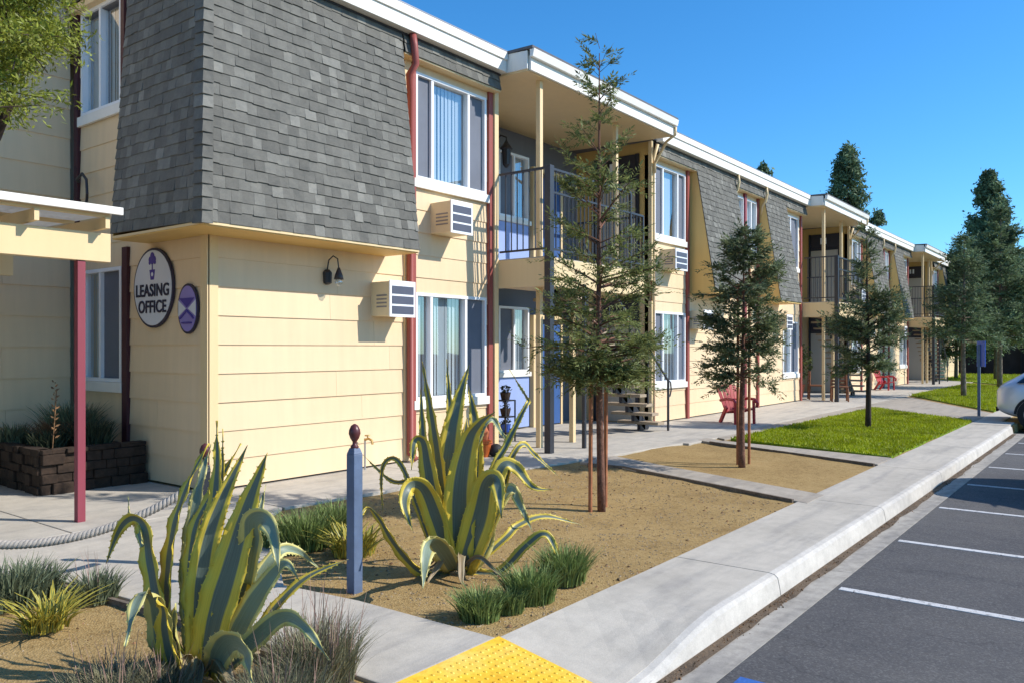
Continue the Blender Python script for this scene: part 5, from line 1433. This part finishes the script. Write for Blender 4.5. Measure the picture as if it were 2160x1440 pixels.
# big far trees
def bigtree(x, y, h, z0, prof, n, s, mat, label, seed, name='conifer', cat='tree', trunk_r=.35, clumps=90, group=None, lump=1.0):
    r = random.Random(seed); t = thing(name, (x, y, -.2), label, cat, group)
    m_ = MB(); m_.tube([(x, y, -.2), (x+.1, y, h*.5), (x, y, h*.97)], [trunk_r, trunk_r*.6, .04], 8); m_.build('trunk', M['bark_dark'], t, smooth=True)
    V = []; F = []; per = n//clumps
    for c in range(clumps):
        u = r.random()**.85; z = z0+(h-z0)*u; a = r.uniform(0, 6.283); rr = prof(u)*math.sqrt(r.uniform(.15, 1.0))
        cx, cy = x+rr*math.cos(a), y+rr*math.sin(a); cr = (.22*prof(u)+.28)*r.uniform(.6, 1.25)*lump
        for k in range(per):
            d = Vector((r.gauss(0, .5), r.gauss(0, .5), r.gauss(0, .55)))*cr; p = Vector((cx, cy, z))+d
            a_ = Vector((r.gauss(0, 1), r.gauss(0, 1), r.gauss(0, 1)+.3)).normalized(); b_ = a_.cross(Vector((r.gauss(0, 1), r.gauss(0, 1), r.gauss(0, 1)))).normalized(); l = s*r.uniform(.5, 1.3)
            i = len(V); V += [p-a_*l*.5, p+b_*l*.2, p+a_*l*.5, p-b_*l*.2]; F.append((i, i+1, i+2, i+3))
    m_ = MB(); m_.v = [tuple(v) for v in V]; m_.f = F; m_.m = [0]*len(F); m_.build('crown', M[mat], t)
    return t
def place(px, depth): v = at(px, HY, depth); return v.x, v.y
def htop(py, depth): return EYE+(HY-py)/FPX*depth
x, y = place(1786, 62); H_ = htop(308, 62)
bigtree(x, y, H_, 6, lambda u: 2.5*(1-u)**.75+.15, 14000, .34, 'needle_far', 'dark conifer rising behind the roof above the second porch', 21, clumps=110)
x, y = place(2088, 66); H_ = htop(368, 66)
bigtree(x, y, H_, 2, lambda u: 3.1*(1-u)**.7+.15, 26000, .36, 'needle_far', 'tallest dark pointed conifer at the right beyond the lawn', 22, clumps=190)
x, y = place(2030, 60); H_ = htop(535, 60)
bigtree(x, y, H_, 1.5, lambda u: 2.2*(1-u)**.5+.2, 9000, .34, 'needle_far', 'shorter broad conifer left of the tallest one near the building end', 23, clumps=70)
x, y = place(2140, 58); H_ = htop(560, 58)
bigtree(x, y, H_, 1.5, lambda u: 2.4*(1-u)**.5+.3, 9000, .32, 'needle_far', 'green bushy tree at the extreme right edge beyond the lawn', 24, clumps=70, name='broad_tree')
x, y = place(1612, 58); H_ = htop(345, 58)
bigtree(x, y, H_, 11, lambda u: 1.0*(1-u)+.1, 1500, .3, 'needle_far', 'tip of a conifer just peeking over the roof of the middle section', 25, clumps=16)
# bare tree behind the second porch
x, y = place(1838, 60); H_ = htop(425, 60)
r_ = random.Random(5); m_ = MB(); t = thing('bare_tree', (x, y, 0), 'bare thin branched tree right of the dark conifer behind the roof', 'tree')
m_.tube([(x, y, 0), (x, y, H_-4)], [.16, .1], 8); m_.build('trunk', M['bark_grey'], t)
m_ = MB()
bm2 = m_
for k in range(26):
    a = r_.uniform(0, 6.28); z = H_-4-r_.uniform(0, 3); l = r_.uniform(1.5, 4.2); tx = .28*l
    p = Vector((x, y, z)); q = p+Vector((math.cos(a)*tx*.5, math.sin(a)*tx*.5, l*.45)); e = p+Vector((math.cos(a)*tx, math.sin(a)*tx, l*.95))
    m_.tube([p, q, e], [.05, .03, .01], 5)
m_.build('branches', M['bark_grey'], t)
x, y = place(1850, 61)
bigtree(x, y, htop(452, 61), 5, lambda u: 1.3*(1-u)**.5+.2, 3000, .3, 'needle_far', 'low bushy treetop beside the bare tree behind the roof', 27, clumps=30, name='broad_tree')
# dark fence closing the far end of the grounds
m_ = MB()
m_.box(60, 60.1, -12, 14, -.2, 1.75)
for k in range(12): m_.box(59.9, 59.99, -12+k*2.2, -11.9+k*2.2, -.2, 1.85)
tag(m_.build('back_fence', M['fence_dark'], None, loc=(60, 1, 0)), 'dark board fence in shadow beyond the far lawn', 'fence')
# off-frame row of trees beyond the lot's end
for q, (px_, dp, py_) in enumerate(((2200, 60, 500), (2290, 64, 470), (2000, 75, 600))):
    x, y = place(px_, dp)
    bigtree(x, y, htop(py_, dp), 1, lambda u: 2.8*(1-u)**.55+.2, 7000, .42, 'needle_far', ['dense tree just past the right edge of the view', 'second dense tree outside the right edge of the view', 'hazy distant tree behind the shorter broad conifer'][q], 31+q, clumps=60, name='broad_tree')

# overhanging leafy tree at the upper left
tx, ty = at(-175, 735, 5.6).x, at(-175, 735, 5.6).y
t = thing('leafy_tree', (tx, ty, 0), 'lime green fine leaved tree reaching in at the upper left corner', 'tree')
r_ = random.Random(9)
m_ = MB(); fork = at(-120, 420, 5.5)
m_.tube([(tx, ty, 0), (tx+.02, ty, 1.2), fork, at(-10, 290, 5.3), at(25, 215, 5.2)], [.10, .085, .065, .035, .02], 10); m_.tube([fork, at(-100, 200, 5.5), at(-60, 20, 5.4)], [.05, .035, .015], 8); m_.build('trunk', M['bark_dark'], t, smooth=True)
V = []; F = []; bm_ = MB()
tw = []
for k in range(330):
    # sprays start inside the crown and reach outwards
    px_, py_ = r_.uniform(-260, 112), r_.uniform(-160, 250)
    if px_ > 0 and py_ > 262-1.7*px_: continue
    tw.append((px_, py_, r_.uniform(4.9, 5.9)))
for px_, py_, dp in tw:
    p = at(px_, py_, dp); d = Vector((r_.gauss(0, .5), r_.gauss(0, .5), r_.gauss(-.15, .45)))+at(1, 735, 1)*0+Vector((ST, -CT, 0))*.3
    d = d.normalized(); L_ = r_.uniform(.18, .36); bm_.tube([p-d*.12, p+d*L_], [.005, .002], 4)
    for j in range(150):
        s = r_.random(); q = p+d*L_*s+Vector((r_.gauss(0, .05), r_.gauss(0, .05), r_.gauss(0, .05)))
        a_ = (d*.6+Vector((r_.gauss(0, 1), r_.gauss(0, 1), r_.gauss(0, 1)))).normalized(); b_ = a_.cross(Vector((r_.gauss(0, 1), r_.gauss(0, 1), r_.gauss(0, 1)))).normalized()
        l = r_.uniform(.03, .06); i = len(V); V += [q, q+a_*l*.5+b_*l*.14, q+a_*l, q+a_*l*.5-b_*l*.14]; F.append((i, i+1, i+2, i+3))
bm_.build('branches', M['bark_dark'], t)
m_ = MB(); m_.v = [tuple(v) for v in V]; m_.f = F; m_.m = [0]*len(F); m_.build('crown', M['leaf_lime'], t)
# ================= CAMERA, SKY, SUN =================
cam = bpy.data.cameras.new('camera'); co = bpy.data.objects.new('camera', cam); col.objects.link(co)
cam.sensor_width = 36; cam.lens = FPX/2160*36; cam.shift_y = 15/2160; cam.clip_end = 2000; cam.clip_start = .05
co.location = (0, 0, EYE)
co.rotation_euler = Vector((CT, ST, 0)).to_track_quat('-Z', 'Y').to_euler()
sc.camera = co
EL = math.radians(38); sv = Vector((.514, -.857, 0)).normalized()*math.cos(EL); sv.z = math.sin(EL)
sl = bpy.data.lights.new('sun', 'SUN'); sl.energy = 4.05; sl.angle = math.radians(.53); sl.color = (1, .93, .85)
so = bpy.data.objects.new('sun', sl); col.objects.link(so); so.location = (0, -20, 30)
so.rotation_euler = sv.to_track_quat('Z', 'Y').to_euler()
w = bpy.data.worlds.new('World'); sc.world = w; w.use_nodes = True; nt = w.node_tree
bg = nt.nodes['Background']; sk = nt.nodes.new('ShaderNodeTexSky'); sk.sky_type = 'NISHITA'; sk.sun_disc = False
sk.sun_elevation = EL; sk.sun_rotation = math.atan2(sv.x, sv.y); sk.air_density = 1.0; sk.dust_density = .3; sk.ozone_density = 3.0
hs = nt.nodes.new('ShaderNodeHueSaturation'); hs.inputs['Saturation'].default_value = 1.12
tm = mix(nt, 1.0, sk.outputs[0], (.66, .98, 1.20), 'MULTIPLY'); nt.links.new(tm, hs.inputs['Color']); nt.links.new(hs.outputs[0], bg.inputs[0]); bg.inputs[1].default_value = .12
vs = sc.view_settings; vs.view_transform = 'Standard'; vs.look = 'None'; vs.gamma = 1; vs.exposure = .55
sc.cycles.max_bounces = 8; sc.cycles.transparent_max_bounces = 16
sc.cycles.use_denoising = True
